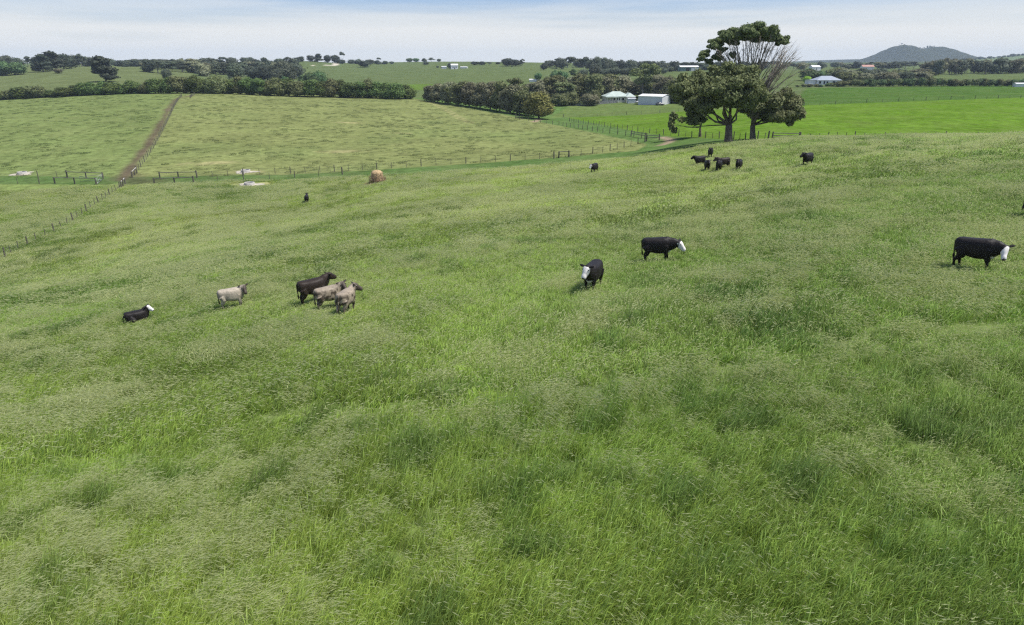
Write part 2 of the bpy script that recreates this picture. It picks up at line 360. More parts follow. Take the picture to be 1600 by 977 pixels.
def ground_colour(X, Y, Z):
    """what grows or lies on the ground at a place: the colour of each paddock, track and bare patch"""
    px, py = project(X, Y, Z); n = len(X)
    nbx = np.interp(px, [p[0] for p in NB], [p[1] for p in NB])
    c = np.tile(C_FAR, (n, 1))
    wob = (fbm(X, Y, 60, 3, 21) - 0.5)
    c = mixc(c, C_FARL, ((Y > 345) & (Y < 950) & (px < 300)).astype(float))
    c = mixc(c, C_BRIGHT * 0.9, ((Y > 430) & (Y < 520) & (px > 560) & (px < 760)).astype(float) * 0.8)
    c = mixc(c, C_WOOD, np.clip((Y - 1500 + wob * 600) / 500, 0, 1) * 0.75)
    c = mixc(c, C_WOOD * 0.55, ((Y > 2800) & (px > 1250) & (px < 1540)).astype(float))
    c = mixc(c, np.array((0.11, 0.15, 0.07)), ((Y > 1900) & (Y < 2500) & (px > 1480) & (py < 97)).astype(float))
    mid = Y < 350
    c = mixc(c, C_LANE * 1.15, (mid & (px > 640)).astype(float))
    c = mixc(c, C_LANE, (mid & (px <= 640)).astype(float))
    c = mixc(c, C_PAD, (inpoly(px, py, HOUSEPAD) & (Y > 200) & (Y < 450)).astype(float))
    c = mixc(c, C_BEHIND, (inpoly(px, py, BEHIND) & (Y > 200) & (Y < 480)).astype(float))
    c = mixc(c, C_BRIGHT, (inpoly(px, py, BRIGHT) & (Y > 106) & (Y < 290)).astype(float))
    hill = inpoly(px, py, HILL) & (Y > 105) & (Y < 352)
    lx = np.interp(py, [147, 150, 165, 185, 215, 245, 270], [300, 285, 268, 257, 240, 217, 195])
    hc = mixc(np.tile(C_HILL, (n, 1)), C_HILLG, 1 / (1 + np.exp((px - lx) / 4.0)))
    hc = mixc(hc, C_HILLG, np.clip((fbm(X, Y, 38, 3, 5) - 0.5) * 3, 0, 0.6))
    c = np.where(hill[:, None], hc, c)
    near = (Y < 108) | ((py > nbx) & (Y < 135))
    near &= (py > nbx - 1.0) | (Y < 75) | (px > 1240)
    nc = mixc(np.tile(C_NEAR, (n, 1)), C_LUSH, np.clip((fbm(X, Y, 22, 3, 31) - 0.42) * 3.2, 0, 1) * 0.6 + np.clip((45 - Y) / 40, 0, 0.35))
    c = np.where(near[:, None], nc, c)
    d = seg_dist(X, Y, WHEEL); c = mixc(c, C_LUSH, np.exp(-(d / 1.3) ** 2) * 0.8)
    d = seg_dist(X, Y, LANE_DIRT) + (fbm(X, Y, 6, 2, 2) - 0.5) * 1.6
    c = mixc(c, C_DIRT, 1 / (1 + np.exp((d - 0.95) / 0.3)) * (Y > 108))
    d = seg_dist(X, Y, LANE_DIRT2) + (fbm(X, Y, 4, 2, 4) - 0.5) * 2.0
    c = mixc(c, C_DIRT * 0.9, 0.55 / (1 + np.exp((d - 2.6) / 0.6)))
    d = np.minimum(seg_dist(X, Y, TRACK), seg_dist(X, Y, TRACK2)) + (fbm(X, Y, 4, 2, 6) - 0.5) * 0.8
    c = mixc(c, C_TRACK, 0.95 / (1 + np.exp((d - 1.1) / 0.2)))
    d = np.abs(seg_dist(X, Y, TRACK3) - 0.9); c = mixc(c, C_DRY, 0.55 * np.exp(-(d / 0.5) ** 2))
    d = seg_dist(X, Y, FARROAD); c = mixc(c, np.array((0.5, 0.45, 0.36)), (d < 3.5).astype(float) * 0.9)
    for p, a, b in DRYP:
        r = ((X - p.x) / a) ** 2 + ((Y - p.y) / b) ** 2 + (fbm(X, Y, 3.0, 3, 7) - 0.5) * 2.2
        c = mixc(c, C_DRY, np.clip(1.15 - r, 0, 1) * 0.6)
    return c
def build_ground():
    s = np.concatenate([np.linspace(-2.1, -0.95, 36)[:-1], np.linspace(-0.95, 0.95, 430), np.linspace(0.95, 2.1, 36)[1:]])
    y = np.exp(np.concatenate([np.linspace(math.log(0.8), math.log(90), 200)[:-1], np.linspace(math.log(90), math.log(420), 330)[:-1], np.linspace(math.log(420), math.log(6200), 170)]))
    S, Yg = np.meshgrid(s, y); X = (S * Yg).ravel(); Y = Yg.ravel(); Z = ground(X, Y)
    nr, nc = len(y), len(s); i = np.arange(nr * nc).reshape(nr, nc)
    q = np.stack([i[:-1, :-1], i[:-1, 1:], i[1:, 1:], i[1:, :-1]], -1).reshape(-1, 4)
    m = bpy.data.materials.new('paddock_turf'); m.use_nodes = True; nt = m.node_tree; N = nt.nodes; L = nt.links
    b = N['Principled BSDF']; b.inputs['Roughness'].default_value = 1.0; b.inputs['Specular IOR Level'].default_value = 0.0
    at = N.new('ShaderNodeAttribute'); at.attribute_name = 'field'
    ge = N.new('ShaderNodeNewGeometry')
    def nz(scale, detail, lo, hi, o0, o1, st=(1, 1, 1)):
        mp = N.new('ShaderNodeMapping'); mp.inputs['Scale'].default_value = st
        t = N.new('ShaderNodeTexNoise'); t.inputs['Scale'].default_value = scale; t.inputs['Detail'].default_value = detail
        r = N.new('ShaderNodeMapRange'); r.inputs[1].default_value = lo; r.inputs[2].default_value = hi
        r.inputs[3].default_value = o0; r.inputs[4].default_value = o1
        L.new(ge.outputs['Position'], mp.inputs[0]); L.new(mp.outputs[0], t.inputs['Vector']); L.new(t.outputs['Fac'], r.inputs[0])
        return t.outputs['Fac'], r.outputs[0]
    f1, r1 = nz(0.55, 6, 0.3, 0.7, 0.72, 1.28); f2, r2 = nz(0.06, 5, 0.3, 0.7, 0.86, 1.14); f3, r3 = nz(2.6, 5, 0.3, 0.7, 0.78, 1.22)
    mu = N.new('ShaderNodeMath'); mu.operation = 'MULTIPLY'; L.new(r1, mu.inputs[0]); L.new(r2, mu.inputs[1])
    mu2 = N.new('ShaderNodeMath'); mu2.operation = 'MULTIPLY'; L.new(mu.outputs[0], mu2.inputs[0]); L.new(r3, mu2.inputs[1])
    mx = N.new('ShaderNodeMix'); mx.data_type = 'RGBA'; mx.blend_type = 'MULTIPLY'; mx.inputs[0].default_value = 1
    L.new(at.outputs['Color'], mx.inputs[6]); L.new(mu2.outputs[0], mx.inputs[7])
    f4, r4 = nz(0.13, 5, 0.42, 0.68, 0.0, 0.12)
    dry = N.new('ShaderNodeMix'); dry.data_type = 'RGBA'; dry.inputs[7].default_value = (0.25, 0.24, 0.11, 1)
    L.new(r4, dry.inputs[0]); L.new(mx.outputs[2], dry.inputs[6]); L.new(dry.outputs[2], b.inputs['Base Color'])
    bp = N.new('ShaderNodeBump'); bp.inputs['Strength'].default_value = 0.8; bp.inputs['Distance'].default_value = 0.35
    L.new(f1, bp.inputs['Height']); L.new(bp.outputs[0], b.inputs['Normal'])
    o = obj_np('ground', np.c_[X, Y, Z], q, None, m, None, True)
    col = np.c_[ground_colour(X, Y, Z), np.ones(len(X))].astype(np.float32)
    a = o.data.color_attributes.new('field', 'FLOAT_COLOR', 'POINT'); a.data.foreach_set('color', col.ravel())
    return tag(o, kind='structure')
build_ground()

# ------------------------------------------------------------------ grass: leaning tufts, one stuff object per stand
PROTO = bpy.data.collections.new('grass_tufts')
WIND = R(18)
def tuft_mesh(name, rs, radius, nblade, nseed, hlo, hhi, width, lean):
    V = []; Q = []; T = []; sd = []; rn = []
    def ribbon(b, az, L, bend, w, isseed, r):
        n0 = len(V); d = np.array((math.cos(az), math.sin(az), 0)); tw = az + math.pi / 2 + rs.normal(0, 0.7)
        wv = np.array((math.cos(tw), math.sin(tw), 0)) * w / 2
        p = np.array(b); seg = 4
        for k in range(seg + 1):
            f = k / seg; th = bend * (0.15 + 1.25 * f)
            ww = wv * (1 - 0.25 * f) if k < seg else wv * 0.12
            V.append(p - ww); V.append(p + ww); sd.extend((isseed, isseed)); rn.extend((r, r))
            p = p + (d * math.sin(th) + np.array((0, 0, math.cos(th)))) * L / seg
            if k < seg: Q.append((n0 + 2 * k, n0 + 2 * k + 1, n0 + 2 * k + 3, n0 + 2 * k + 2))
        return p, d, bend
    for i in range(nblade):
        r = radius * math.sqrt(rs.rand()); a = rs.rand() * 6.283
        ribbon((r * math.cos(a), r * math.sin(a), -0.03), rs.normal(0, 0.75), rs.uniform(hlo, hhi), abs(rs.normal(lean, 0.25)) + 0.1, width * rs.uniform(0.6, 1.3), 0.0, rs.rand())
    for i in range(nseed):
        r = radius * math.sqrt(rs.rand()); a = rs.rand() * 6.283; az = rs.normal(0, 0.45); rr = rs.rand()
        L = rs.uniform(hhi * 0.9, hhi * 1.35); bend = abs(rs.normal(lean, 0.2)) + 0.12
        p, d, th = ribbon((r * math.cos(a), r * math.sin(a), -0.03), az, L, bend, width * 0.35, 0.35, rr)
        p = p - (d * math.sin(th * 1.4) + np.array((0, 0, math.cos(th * 1.4)))) * L / 4
        hl = rs.uniform(0.09, 0.17) * (0.7 + width * 30); hw = width * rs.uniform(0.7, 1.2); hd = d * math.sin(th * 1.4 + 0.3) + np.array((0, 0, math.cos(th * 1.4 + 0.3)))
        for k in range(2):
            s = np.cross(hd, np.array((0.3, 0.2, 1.0))); s = s / (np.linalg.norm(s) + 1e-9)
            if k: s = np.cross(hd, s)
            n0 = len(V); V.extend([p, p + hd * hl * 0.4 - s * hw / 2, p + hd * hl, p + hd * hl * 0.4 + s * hw / 2])
            sd.extend([1.0] * 4); rn.extend([rr] * 4); Q.append((n0, n0 + 1, n0 + 2, n0 + 3))
    me = mesh_np(name, V, Q, None, [GRASS])
    for nm, arr in (('seed', sd), ('rnd', rn)):
        a = me.attributes.new(nm, 'FLOAT', 'POINT'); a.data.foreach_set('value', np.array(arr, np.float32))
    o = bpy.data.objects.new(name, me); PROTO.objects.link(o); return o
def grass_material():
    m = bpy.data.materials.new('meadow_grass'); m.use_nodes = True; nt = m.node_tree; N = nt.nodes; L = nt.links
    b = N['Principled BSDF']; b.inputs['Roughness'].default_value = 0.6; b.inputs['Specular IOR Level'].default_value = 0.25
    ti = N.new('ShaderNodeAttribute'); ti.attribute_type = 'INSTANCER'; ti.attribute_name = 'tint'
    se = N.new('ShaderNodeAttribute'); se.attribute_name = 'seed'; rn = N.new('ShaderNodeAttribute'); rn.attribute_name = 'rnd'
    hs = N.new('ShaderNodeHueSaturation'); v = N.new('ShaderNodeMapRange'); v.inputs[3].default_value = 0.5; v.inputs[4].default_value = 1.5
    h = N.new('ShaderNodeMapRange'); h.inputs[3].default_value = 0.485; h.inputs[4].default_value = 0.51
    L.new(rn.outputs['Fac'], v.inputs[0]); L.new(rn.outputs['Fac'], h.inputs[0]); L.new(v.outputs[0], hs.inputs['Value']); L.new(h.outputs[0], hs.inputs['Hue'])
    L.new(ti.outputs['Color'], hs.inputs['Color'])
    pl = N.new('ShaderNodeMapRange'); pl.inputs[1].default_value = 0.72; pl.inputs[2].default_value = 0.98; pl.inputs[4].default_value = 0.55   # some blades bleached
    L.new(rn.outputs['Fac'], pl.inputs[0]); pm = N.new('ShaderNodeMix'); pm.data_type = 'RGBA'; pm.inputs[7].default_value = (0.43, 0.48, 0.20, 1)
    L.new(pl.outputs[0], pm.inputs[0]); L.new(hs.outputs[0], pm.inputs[6])
    mx = N.new('ShaderNodeMix'); mx.data_type = 'RGBA'; mx.inputs[7].default_value = (0.58, 0.61, 0.31, 1)
    L.new(se.outputs['Fac'], mx.inputs[0]); L.new(pm.outputs[2], mx.inputs[6]); L.new(mx.outputs[2], b.inputs['Base Color'])
    tr = N.new('ShaderNodeBsdfTranslucent'); ms = N.new('ShaderNodeMixShader'); ms.inputs[0].default_value = 0.5
    L.new(mx.outputs[2], tr.inputs['Color']); L.new(b.outputs[0], ms.inputs[1]); L.new(tr.outputs[0], ms.inputs[2])
    L.new(ms.outputs[0], N['Material Output'].inputs['Surface'])
    return m
GRASS = grass_material()
_g = np.random.RandomState(5)
TUFTS = []   # near leafy x3, near seeding x3, mid leafy x2, mid seeding x2, far leafy x2, far seeding x2, turf x2
for k in range(3): TUFTS.append(tuft_mesh('tuft_a%d' % k, _g, 0.26, 95, 3, 0.20, 0.44, 0.011, 1.02))
for k in range(3): TUFTS.append(tuft_mesh('tuft_b%d' % k, _g, 0.26, 55, 46, 0.18, 0.38, 0.010, 1.02))
for k in range(2): TUFTS.append(tuft_mesh('tuft_c%d' % k, _g, 0.45, 110, 5, 0.20, 0.44, 0.020, 1.02))
for k in range(2): TUFTS.append(tuft_mesh('tuft_d%d' % k, _g, 0.45, 65, 60, 0.18, 0.38, 0.017, 1.02))
for k in range(2): TUFTS.append(tuft_mesh('tuft_e%d' % k, _g, 0.85, 110, 6, 0.18, 0.42, 0.042, 1.05))
for k in range(2): TUFTS.append(tuft_mesh('tuft_f%d' % k, _g, 0.85, 75, 60, 0.18, 0.38, 0.036, 1.05))
for k in range(2): TUFTS.append(tuft_mesh('tuft_g%d' % k, _g, 0.7, 60, 0, 0.08, 0.20, 0.07, 1.0))
def instancer(name, P, rot, scl, idx, tint, label, cat):
    me = bpy.data.meshes.new(name); n = len(P)
    me.vertices.add(n); me.vertices.foreach_set('co', P.astype(np.float32).ravel())
    for nm, ty, arr in (('rot', 'FLOAT_VECTOR', rot), ('scl', 'FLOAT_VECTOR', scl)):
        a = me.attributes.new(nm, ty, 'POINT'); a.data.foreach_set('vector', arr.astype(np.float32).ravel())
    a = me.attributes.new('idx', 'INT', 'POINT'); a.data.foreach_set('value', idx.astype(np.int32))
    a = me.attributes.new('tint', 'FLOAT_COLOR', 'POINT'); a.data.foreach_set('color', np.c_[tint, np.ones(n)].astype(np.float32).ravel())
    o = link(bpy.data.objects.new(name, me))
    ng = bpy.data.node_groups.new(name, 'GeometryNodeTree')
    ng.interface.new_socket('Geometry', in_out='INPUT', socket_type='NodeSocketGeometry')
    ng.interface.new_socket('Geometry', in_out='OUTPUT', socket_type='NodeSocketGeometry')
    N = ng.nodes; gi = N.new('NodeGroupInput'); go = N.new('NodeGroupOutput')
    ip = N.new('GeometryNodeInstanceOnPoints'); ci = N.new('GeometryNodeCollectionInfo')
    ci.inputs['Collection'].default_value = PROTO; ci.inputs['Separate Children'].default_value = True; ci.inputs['Reset Children'].default_value = True
    def na(nm, ty):
        q = N.new('GeometryNodeInputNamedAttribute'); q.data_type = ty; q.inputs['Name'].default_value = nm
        return [s for s in q.outputs if s.enabled and s.name == 'Attribute'][0]
    L = ng.links
    mp = N.new('GeometryNodeMeshToPoints')
    L.new(gi.outputs[0], mp.inputs[0]); L.new(mp.outputs[0], ip.inputs['Points']); L.new(ci.outputs[0], ip.inputs['Instance'])
    ip.inputs['Pick Instance'].default_value = True
    L.new(na('idx', 'INT'), ip.inputs['Instance Index']); L.new(na('rot', 'FLOAT_VECTOR'), ip.inputs['Rotation']); L.new(na('scl', 'FLOAT_VECTOR'), ip.inputs['Scale'])
    L.new(ip.outputs[0], go.inputs[0])
    md = o.modifiers.new('tufts', 'NODES'); md.node_group = ng
    me.materials.append(GRASS)
    return tag(o, label, cat, None, 'stuff')
def scatter(Y0, Y1, smax, dens, rs):
    """random points, even per square metre, in a wedge of ground"""
    n = int(smax * (Y1 * Y1 - Y0 * Y0) * dens)
    Y = np.sqrt(rs.rand(n) * (Y1 * Y1 - Y0 * Y0) + Y0 * Y0); X = (rs.rand(n) * 2 - 1) * smax * Y
    return X, Y
COWPX = [(216,503),(367,483),(493,475),(517,484),(543,492),(925,456),(1028,412),(1521,424)]
COWAT = [hit(x, y) for x, y in COWPX]
SEEDMASK = lambda X, Y: fbm(X + Y * 0.35, Y * 1.25 - X * 0.2, 5.5, 3, 41)
def near_grass():
    rs = np.random.RandomState(77); out = []
    for (Y0, Y1, dens, base, nl, ns, sc) in ((2.5, 17, 15, 0, 3, 3, 1.0), (15, 44, 8.0, 6, 2, 2, 1.0), (38, 122, 3.0, 10, 2, 2, 1.0)):
        X, Y = scatter(Y0, Y1, 1.5 if base == 0 else 1.05, dens, rs)
        f = np.clip((Y - Y0) / (0.16 * (Y1 - Y0)), 0, 1) if base else np.ones(len(Y)); k = rs.rand(len(Y)) < f
        if base != 10: k &= rs.rand(len(Y)) < np.clip((Y1 - Y) / (0.16 * (Y1 - Y0)), 0, 1)
        X, Y = X[k], Y[k]; Z = ground(X, Y); px, py = project(X, Y, Z)
        nbx = np.interp(px, [p[0] for p in NB], [p[1] for p in NB])
        k = ((py > nbx - 1) | (Y < 75) | (px > 1240)) & (Y < np.where(px > 1240, 104, 130))
        for p, a, b in DRYP[4:5]: k &= ((X - p.x) / 4.2) ** 2 + ((Y - p.y) / 3.0) ** 2 > 1
        X, Y, Z = X[k], Y[k], Z[k]; n = len(X)
        sm = SEEDMASK(X, Y) * 0.62 + 0.38 * fbm(X + 0.5 * Y, Y, 1.5, 2, 47) + 0.10 * np.clip((Y - 25) / 30, 0, 1) + rs.normal(0, 0.05, n)
        pseed = np.clip((sm - 0.51) * 7.0, 0.02, 0.88)
        seed = rs.rand(n) < pseed
        idx = base + np.where(seed, nl + rs.randint(0, ns, n), rs.randint(0, nl, n))
        hgt = 0.90 + 1.25 * fbm(X, Y, 2.6, 2, 51) * (0.6 + 0.8 * fbm(X, Y, 14, 2, 55))
        tus = np.clip((fbm(X, Y, 1.2, 3, 91) - 0.60) * 9, 0, 1) * np.clip((fbm(X, Y, 18, 2, 93) - 0.35) * 4, 0, 1)   # dark rank tussocks
        wl = WIND + (fbm(X, Y, 12, 2, 61) - 0.5) * 2.0 + rs.normal(0, 0.28, n)
        seed &= tus < 0.4; idx = np.where(tus > 0.4, base + rs.randint(0, nl, n), idx); hgt = hgt * (1 + 0.25 * tus)
        hgt = hgt * np.interp(Y, [22, 60], [0.85, 0.58])
        for q in COWAT: hgt = hgt * (1 - 0.45 * np.exp(-(((X - q.x) / 1.5) ** 2 + ((Y - q.y) / 1.3) ** 2)))     # trodden round the cattle
        rot = np.c_[np.zeros(n), np.zeros(n), wl]; s = rs.uniform(0.85, 1.2, n)
        scl = np.c_[s, s, s * hgt * 1.1]
        c = ground_colour(X, Y, Z)
        w = fbm(X, Y, 7.0, 3, 71)[:, None]; w2 = fbm(X, Y, 26.0, 2, 75)[:, None]
        c = c * (0.68 + 0.74 * w) * np.array((2.25, 2.30, 1.50)); c = c * (1 - tus[:, None] * np.array((0.34, 0.27, 0.20)))
        c = c * np.where(w2 > 0.5, 1, 1) * (1 + (w2 - 0.5) * np.array((0.22, 0.05, -0.1)))
        c = c * rs.uniform(0.85, 1.15, n)[:, None]
        out.append((np.c_[X, Y, Z], rot, scl, idx, c))
    P, r, s, i, c = (np.concatenate(q) for q in zip(*out))
    instancer('meadow_grass', P, r, s, i, c, 'long wind-bent pasture grass with pale seed heads around the cattle', 'grass')
    return len(P)
def hill_grass():
    rs = np.random.RandomState(78); n = 26000
    Y = np.sqrt(rs.rand(n) * (345 ** 2 - 112 ** 2) + 112 ** 2); s = rs.uniform(-1.0, 0.25, n); X = s * Y; Z = ground(X, Y)
    px, py = project(X, Y, Z); k = inpoly(px, py, HILL) & (seg_dist(X, Y, LANE_DIRT) > 2.4)
    for p, a, b in DRYP[:4]: k &= ((X - p.x) / a) ** 2 + ((Y - p.y) / b) ** 2 > 0.8
    k &= rs.rand(n) < np.clip((fbm(X, Y, 5, 3, 81) - 0.45) * 3, 0.03, 1)
    X, Y, Z = X[k], Y[k], Z[k]; n = len(X)
    c = ground_colour(X, Y, Z) * (1.3 + 0.8 * fbm(X, Y, 10, 3, 83))[:, None] * rs.uniform(0.8, 1.15, n)[:, None]
    sc = rs.uniform(0.8, 1.5, n)
    instancer('hill_pasture_grass', np.c_[X, Y, Z], np.c_[np.zeros(n), np.zeros(n), WIND + rs.normal(0, 0.8, n)], np.c_[sc, sc, sc * rs.uniform(0.8, 1.5, n)], 14 + rs.randint(0, 2, n), c,
              'grazed tussocky grass on the slope below the windbreak', 'grass')
    return n
print('GRASS', near_grass(), hill_grass())

# ------------------------------------------------------------------ trees
def leaves_np(lobes, n, size, rs, flat=0.0, fill=0.72, droop=0.0):
    """leaf sprays spread through the outer shell of each lobe (cx,cy,cz,rx,ry,rz)"""
    lb = np.array(lobes, float); area = (lb[:, 3] * lb[:, 4] + lb[:, 4] * lb[:, 5] + lb[:, 3] * lb[:, 5]); pr = area / area.sum()
    k = rs.choice(len(lb), n, p=pr); d = rs.normal(size=(n, 3)); d /= np.linalg.norm(d, axis=1)[:, None]
    if flat: d[:, 2] = np.where(d[:, 2] < 0, d[:, 2] * (1 - flat), d[:, 2])
    lump = 0.80 + 0.38 * vnoise(d[:, 0] * 2.1 + k * 3.7, d[:, 1] * 2.1 + d[:, 2] * 2.7 + k, 1.0, 4)
    r = (fill + (1.04 - fill) * rs.rand(n) ** 0.6) * lump * np.where(rs.rand(n) < 0.12, rs.uniform(1.0, 1.25, n), 1.0)
    c = lb[k, :3] + d * lb[k, 3:] * r[:, None]
    nrm = d + rs.normal(0, 0.55, (n, 3)); nrm[:, 2] += 0.25; nrm /= np.linalg.norm(nrm, axis=1)[:, None]
    t = np.cross(nrm, rs.normal(size=(n, 3))); t /= np.linalg.norm(t, axis=1)[:, None] + 1e-9
    if droop: t[:, 2] -= droop; t /= np.linalg.norm(t, axis=1)[:, None]
    b = np.cross(nrm, t); s = size * rs.uniform(0.55, 1.35, n)[:, None]
    v = np.stack([c - t * s, c + b * s * 0.5 - t * s * 0.1, c + t * s, c - b * s * 0.5 - t * s * 0.1], 1).reshape(-1, 3)
    q = np.arange(4 * n).reshape(n, 4); rnd = np.repeat(rs.rand(n), 4)
    return v, q, rnd
def core_np(lobes, k, rs):
    """added light blocker of each lobe: an opaque lumpy shell well inside the leaves"""
    bm = bmesh.new(); bmesh.ops.create_icosphere(bm, subdivisions=2, radius=1.0)
    sv = np.array([v.co[:] for v in bm.verts]); st = np.array([[v.index for v in f.verts] for f in bm.faces]); bm.free()
    V = []; T = []; n = 0
    for l in lobes:
        v = sv * (0.8 + 0.4 * rs.rand(len(sv)))[:, None] * np.array(l[3:]) * k + np.array(l[:3])
        V.append(v); T.append(st + n); n += len(sv)
    return np.concatenate(V), np.concatenate(T)
def crown_mesh(name, lobes, n, size, material, rs, core=0.72, flat=0.0, fill=0.72, droop=0.0):
    v, q, r = leaves_np(lobes, n, size, rs, flat, fill, droop); t = None
    if core:
        cv, ct = core_np(lobes, core, rs); t = ct + len(v); v = np.concatenate([v, cv]); r = np.concatenate([r, rs.rand(len(cv)) * 0.5])  # opaque shell added to stop light and view through the crown
    me = mesh_np(name, v, q, t, [material])
    a = me.attributes.new('rnd', 'FLOAT', 'POINT'); a.data.foreach_set('value', r.astype(np.float32))
    return me
def trunk_mesh(name, H, crown_c, rs, r0=0.28, nb=5, material=None, base=0.0):
    m = MB(); top = Vector((rs.normal(0, 0.3), rs.normal(0, 0.3), H * 0.62))
    m.tube([(0, 0, -0.8 - base), (0.02, 0, 0.2), top * 0.5, top], [r0 * 1.35, r0 * 1.1, r0 * 0.8, r0 * 0.35], 7)
    for k in range(nb):
        a = k * 6.283 / nb + rs.rand(); st = top * rs.uniform(0.35, 0.7); L = crown_c * rs.uniform(0.5, 0.8)
        e = st + Vector((math.cos(a) * L, math.sin(a) * L, H * rs.uniform(0.18, 0.34)))
        md = (st + e) / 2 + Vector((0, 0, -0.05 * H))
        m.tube([st, md, e], [r0 * 0.45, r0 * 0.28, r0 * 0.1], 5)
    return m.mesh(name, material or M['bark'], True)
VAR = {}
def variants():
    rs = np.random.RandomState(21)
    def lob(kind, j):
        L = []
        if kind == 'hedge':      # round, leafy to the ground, 10 m tall, about 9 m wide
            for k in range(9):
                a = rs.rand() * 6.283; r = rs.uniform(0.6, 2.4); z = rs.uniform(2.2, 7.4) if k > 3 else rs.uniform(1.8, 3.2)
                rr = rs.uniform(1.7, 2.7); L.append((math.cos(a) * r, math.sin(a) * r, z, rr, rr, rr * 0.9))
            L.append((0.5, 0, 7.6, 1.9, 1.9, 1.8)); L.append((0, 0, 4.4, 3.3, 3.3, 3.4))
        elif kind == 'swept':    # windswept grey-brown tree, leaning crown
            for k in range(10):
                t = k / 9; a = rs.rand() * 6.283; r = rs.uniform(0.3, 2.1)
                L.append((math.cos(a) * r + 1.6 * t - 0.8, math.sin(a) * r, 2.4 + 5.6 * t, rs.uniform(1.5, 2.5), rs.uniform(1.5, 2.3), rs.uniform(1.2, 2.1)))
            L.append((0, 0, 3.6, 2.9, 2.9, 2.9))
        elif kind == 'gum':      # open crown of separate clumps on a visible trunk
            for k in range(12):
                a = rs.rand() * 6.283; r = rs.uniform(0.8, 3.4); z = rs.uniform(4.2, 8.8)
                rr = rs.uniform(0.9, 1.7); L.append((math.cos(a) * r, math.sin(a) * r, z, rr * 1.15, rr * 1.15, rr * 0.8))
            L.append((0.3, 0.2, 8.9, 1.4, 1.4, 0.9))
        elif kind == 'flat':     # flat-topped spreading crown
            for k in range(9):
                a = k * 0.7 + rs.rand() * 0.4; r = rs.uniform(0.6, 4.0); z = 8.2 - r * 0.45 + rs.normal(0, 0.35)
                rr = rs.uniform(1.1, 1.9); L.append((math.cos(a) * r, math.sin(a) * r, z, rr * 1.2, rr * 1.2, rr * 0.6))
        elif kind == 'pine':     # broad old cypress, ragged skirts
            for k in range(16):
                a = rs.rand() * 6.283; z = 1.3 + 7.8 * (k / 15); w = 3.9 * (1 - 0.62 * (k / 15) ** 1.6); r = w * rs.uniform(0.35, 0.85)
                L.append((math.cos(a) * r, math.sin(a) * r, z, rs.uniform(1.3, 2.0), rs.uniform(1.3, 2.0), rs.uniform(0.7, 1.2)))
            L.append((0, 0, 5.2, 2.3, 2.3, 3.8))
        elif kind == 'bush':
            for k in range(7):
                a = rs.rand() * 6.283; r = rs.uniform(0.5, 2.6); rr = rs.uniform(1.6, 2.6)
                L.append((math.cos(a) * r, math.sin(a) * r, rs.uniform(2.0, 6.8), rr * 1.2, rr * 1.2, rr))
            L.append((0, 0, 3.6, 3.6, 3.6, 3.2))
        top = max(l[2] + l[5] for l in L); k = 10.0 / top
        return [tuple(x * k for x in l) for l in L]
    spec = {'hedge': (4, 3800, 0.36, 'hedge', 0.74, 0.0, 0.75), 'swept': (4, 4200, 0.36, 'brown', 0.70, 0.0, 0.7), 'gum': (4, 2600, 0.36, 'grey', 0.60, 0.4, 0.45),
            'flat': (3, 2000, 0.38, 'grey', 0.6, 0.6, 0.45), 'pine': (3, 4200, 0.40, 'dark', 0.7, 0.3, 0.6), 'bush': (4, 1500, 0.50, 'grey', 0.78, 0.0, 0.78)}
    for kd, (nv, n, sz, mt, co, fl, fi) in spec.items():
        VAR[kd] = []
        for j in range(nv):
            L = lob(kd, j); w = max(abs(l[0]) + l[3] for l in L)
            VAR[kd].append((L, n, sz, co, fl, fi, w, trunk_mesh(kd + '_trunk', 10.0, w, rs, 0.24 if kd != 'flat' else 0.2, 5, M['palebark'] if kd in ('gum', 'flat') else M['bark'])))
variants()
_crowns = {}
_tr = np.random.RandomState(9)
def tree(name, kind, px, Y, top, wpx, mt, label, group=None, cat='tree', j=None, lod=1.0, base=None, sink=0.0):
    """a tree standing on the ground at distance Y in column px, as tall as pixel row top, wpx wide"""
    p = hit(px, base) if base else spot(px, Y)
    d = p.y * CP - (p.z - CAMZ) * SP
    zt = pt_at(px, top, p.y).z; H = max(zt - p.z, 1.2); W = wpx / FPX * d
    if kind == 'flat' and W > 1.1 * H: kind = 'bush'
    if W > 2.2 * H: W = 2.2 * H
    vs = VAR[kind]; j = int(_tr.randint(len(vs))) if j is None else j % len(vs)
    L, n, sz, co, fl, fi, w, tm = vs[j]
    key = (kind, j, mt, lod)
    if key not in _crowns:
        _crowns[key] = crown_mesh(kind + '_crown', L, int(n * lod), sz / math.sqrt(lod), LM[mt], np.random.RandomState(100 + j), co, fl, fi)
    o = empty(name, (p.x, p.y, p.z - sink), float(_tr.rand() * 6.283) if kind != 'swept' else float(_tr.normal(0, 0.35)))
    k = H / 10.0; sx = W / (2 * w * 0.93); o.scale = (sx, sx, k)
    link(bpy.data.objects.new('crown', _crowns[key]), o); link(bpy.data.objects.new('trunk', tm), o)
    return tag(o, label.replace('{}', MW[mt] + ' ' + KW[kind]), cat, group)
KW = dict(bush='dome-shaped', gum='open-crowned', swept='leaning', flat='flat-topped', hedge='rounded', pine='ragged')
MW = dict(olive='olive-green', hedge='deep green', brown='grey-brown', yellow='yellow', dark='blackish', grey='grey-green', green='mid-green', lime='lime', umbrella='green')
rnd = random.Random(4)
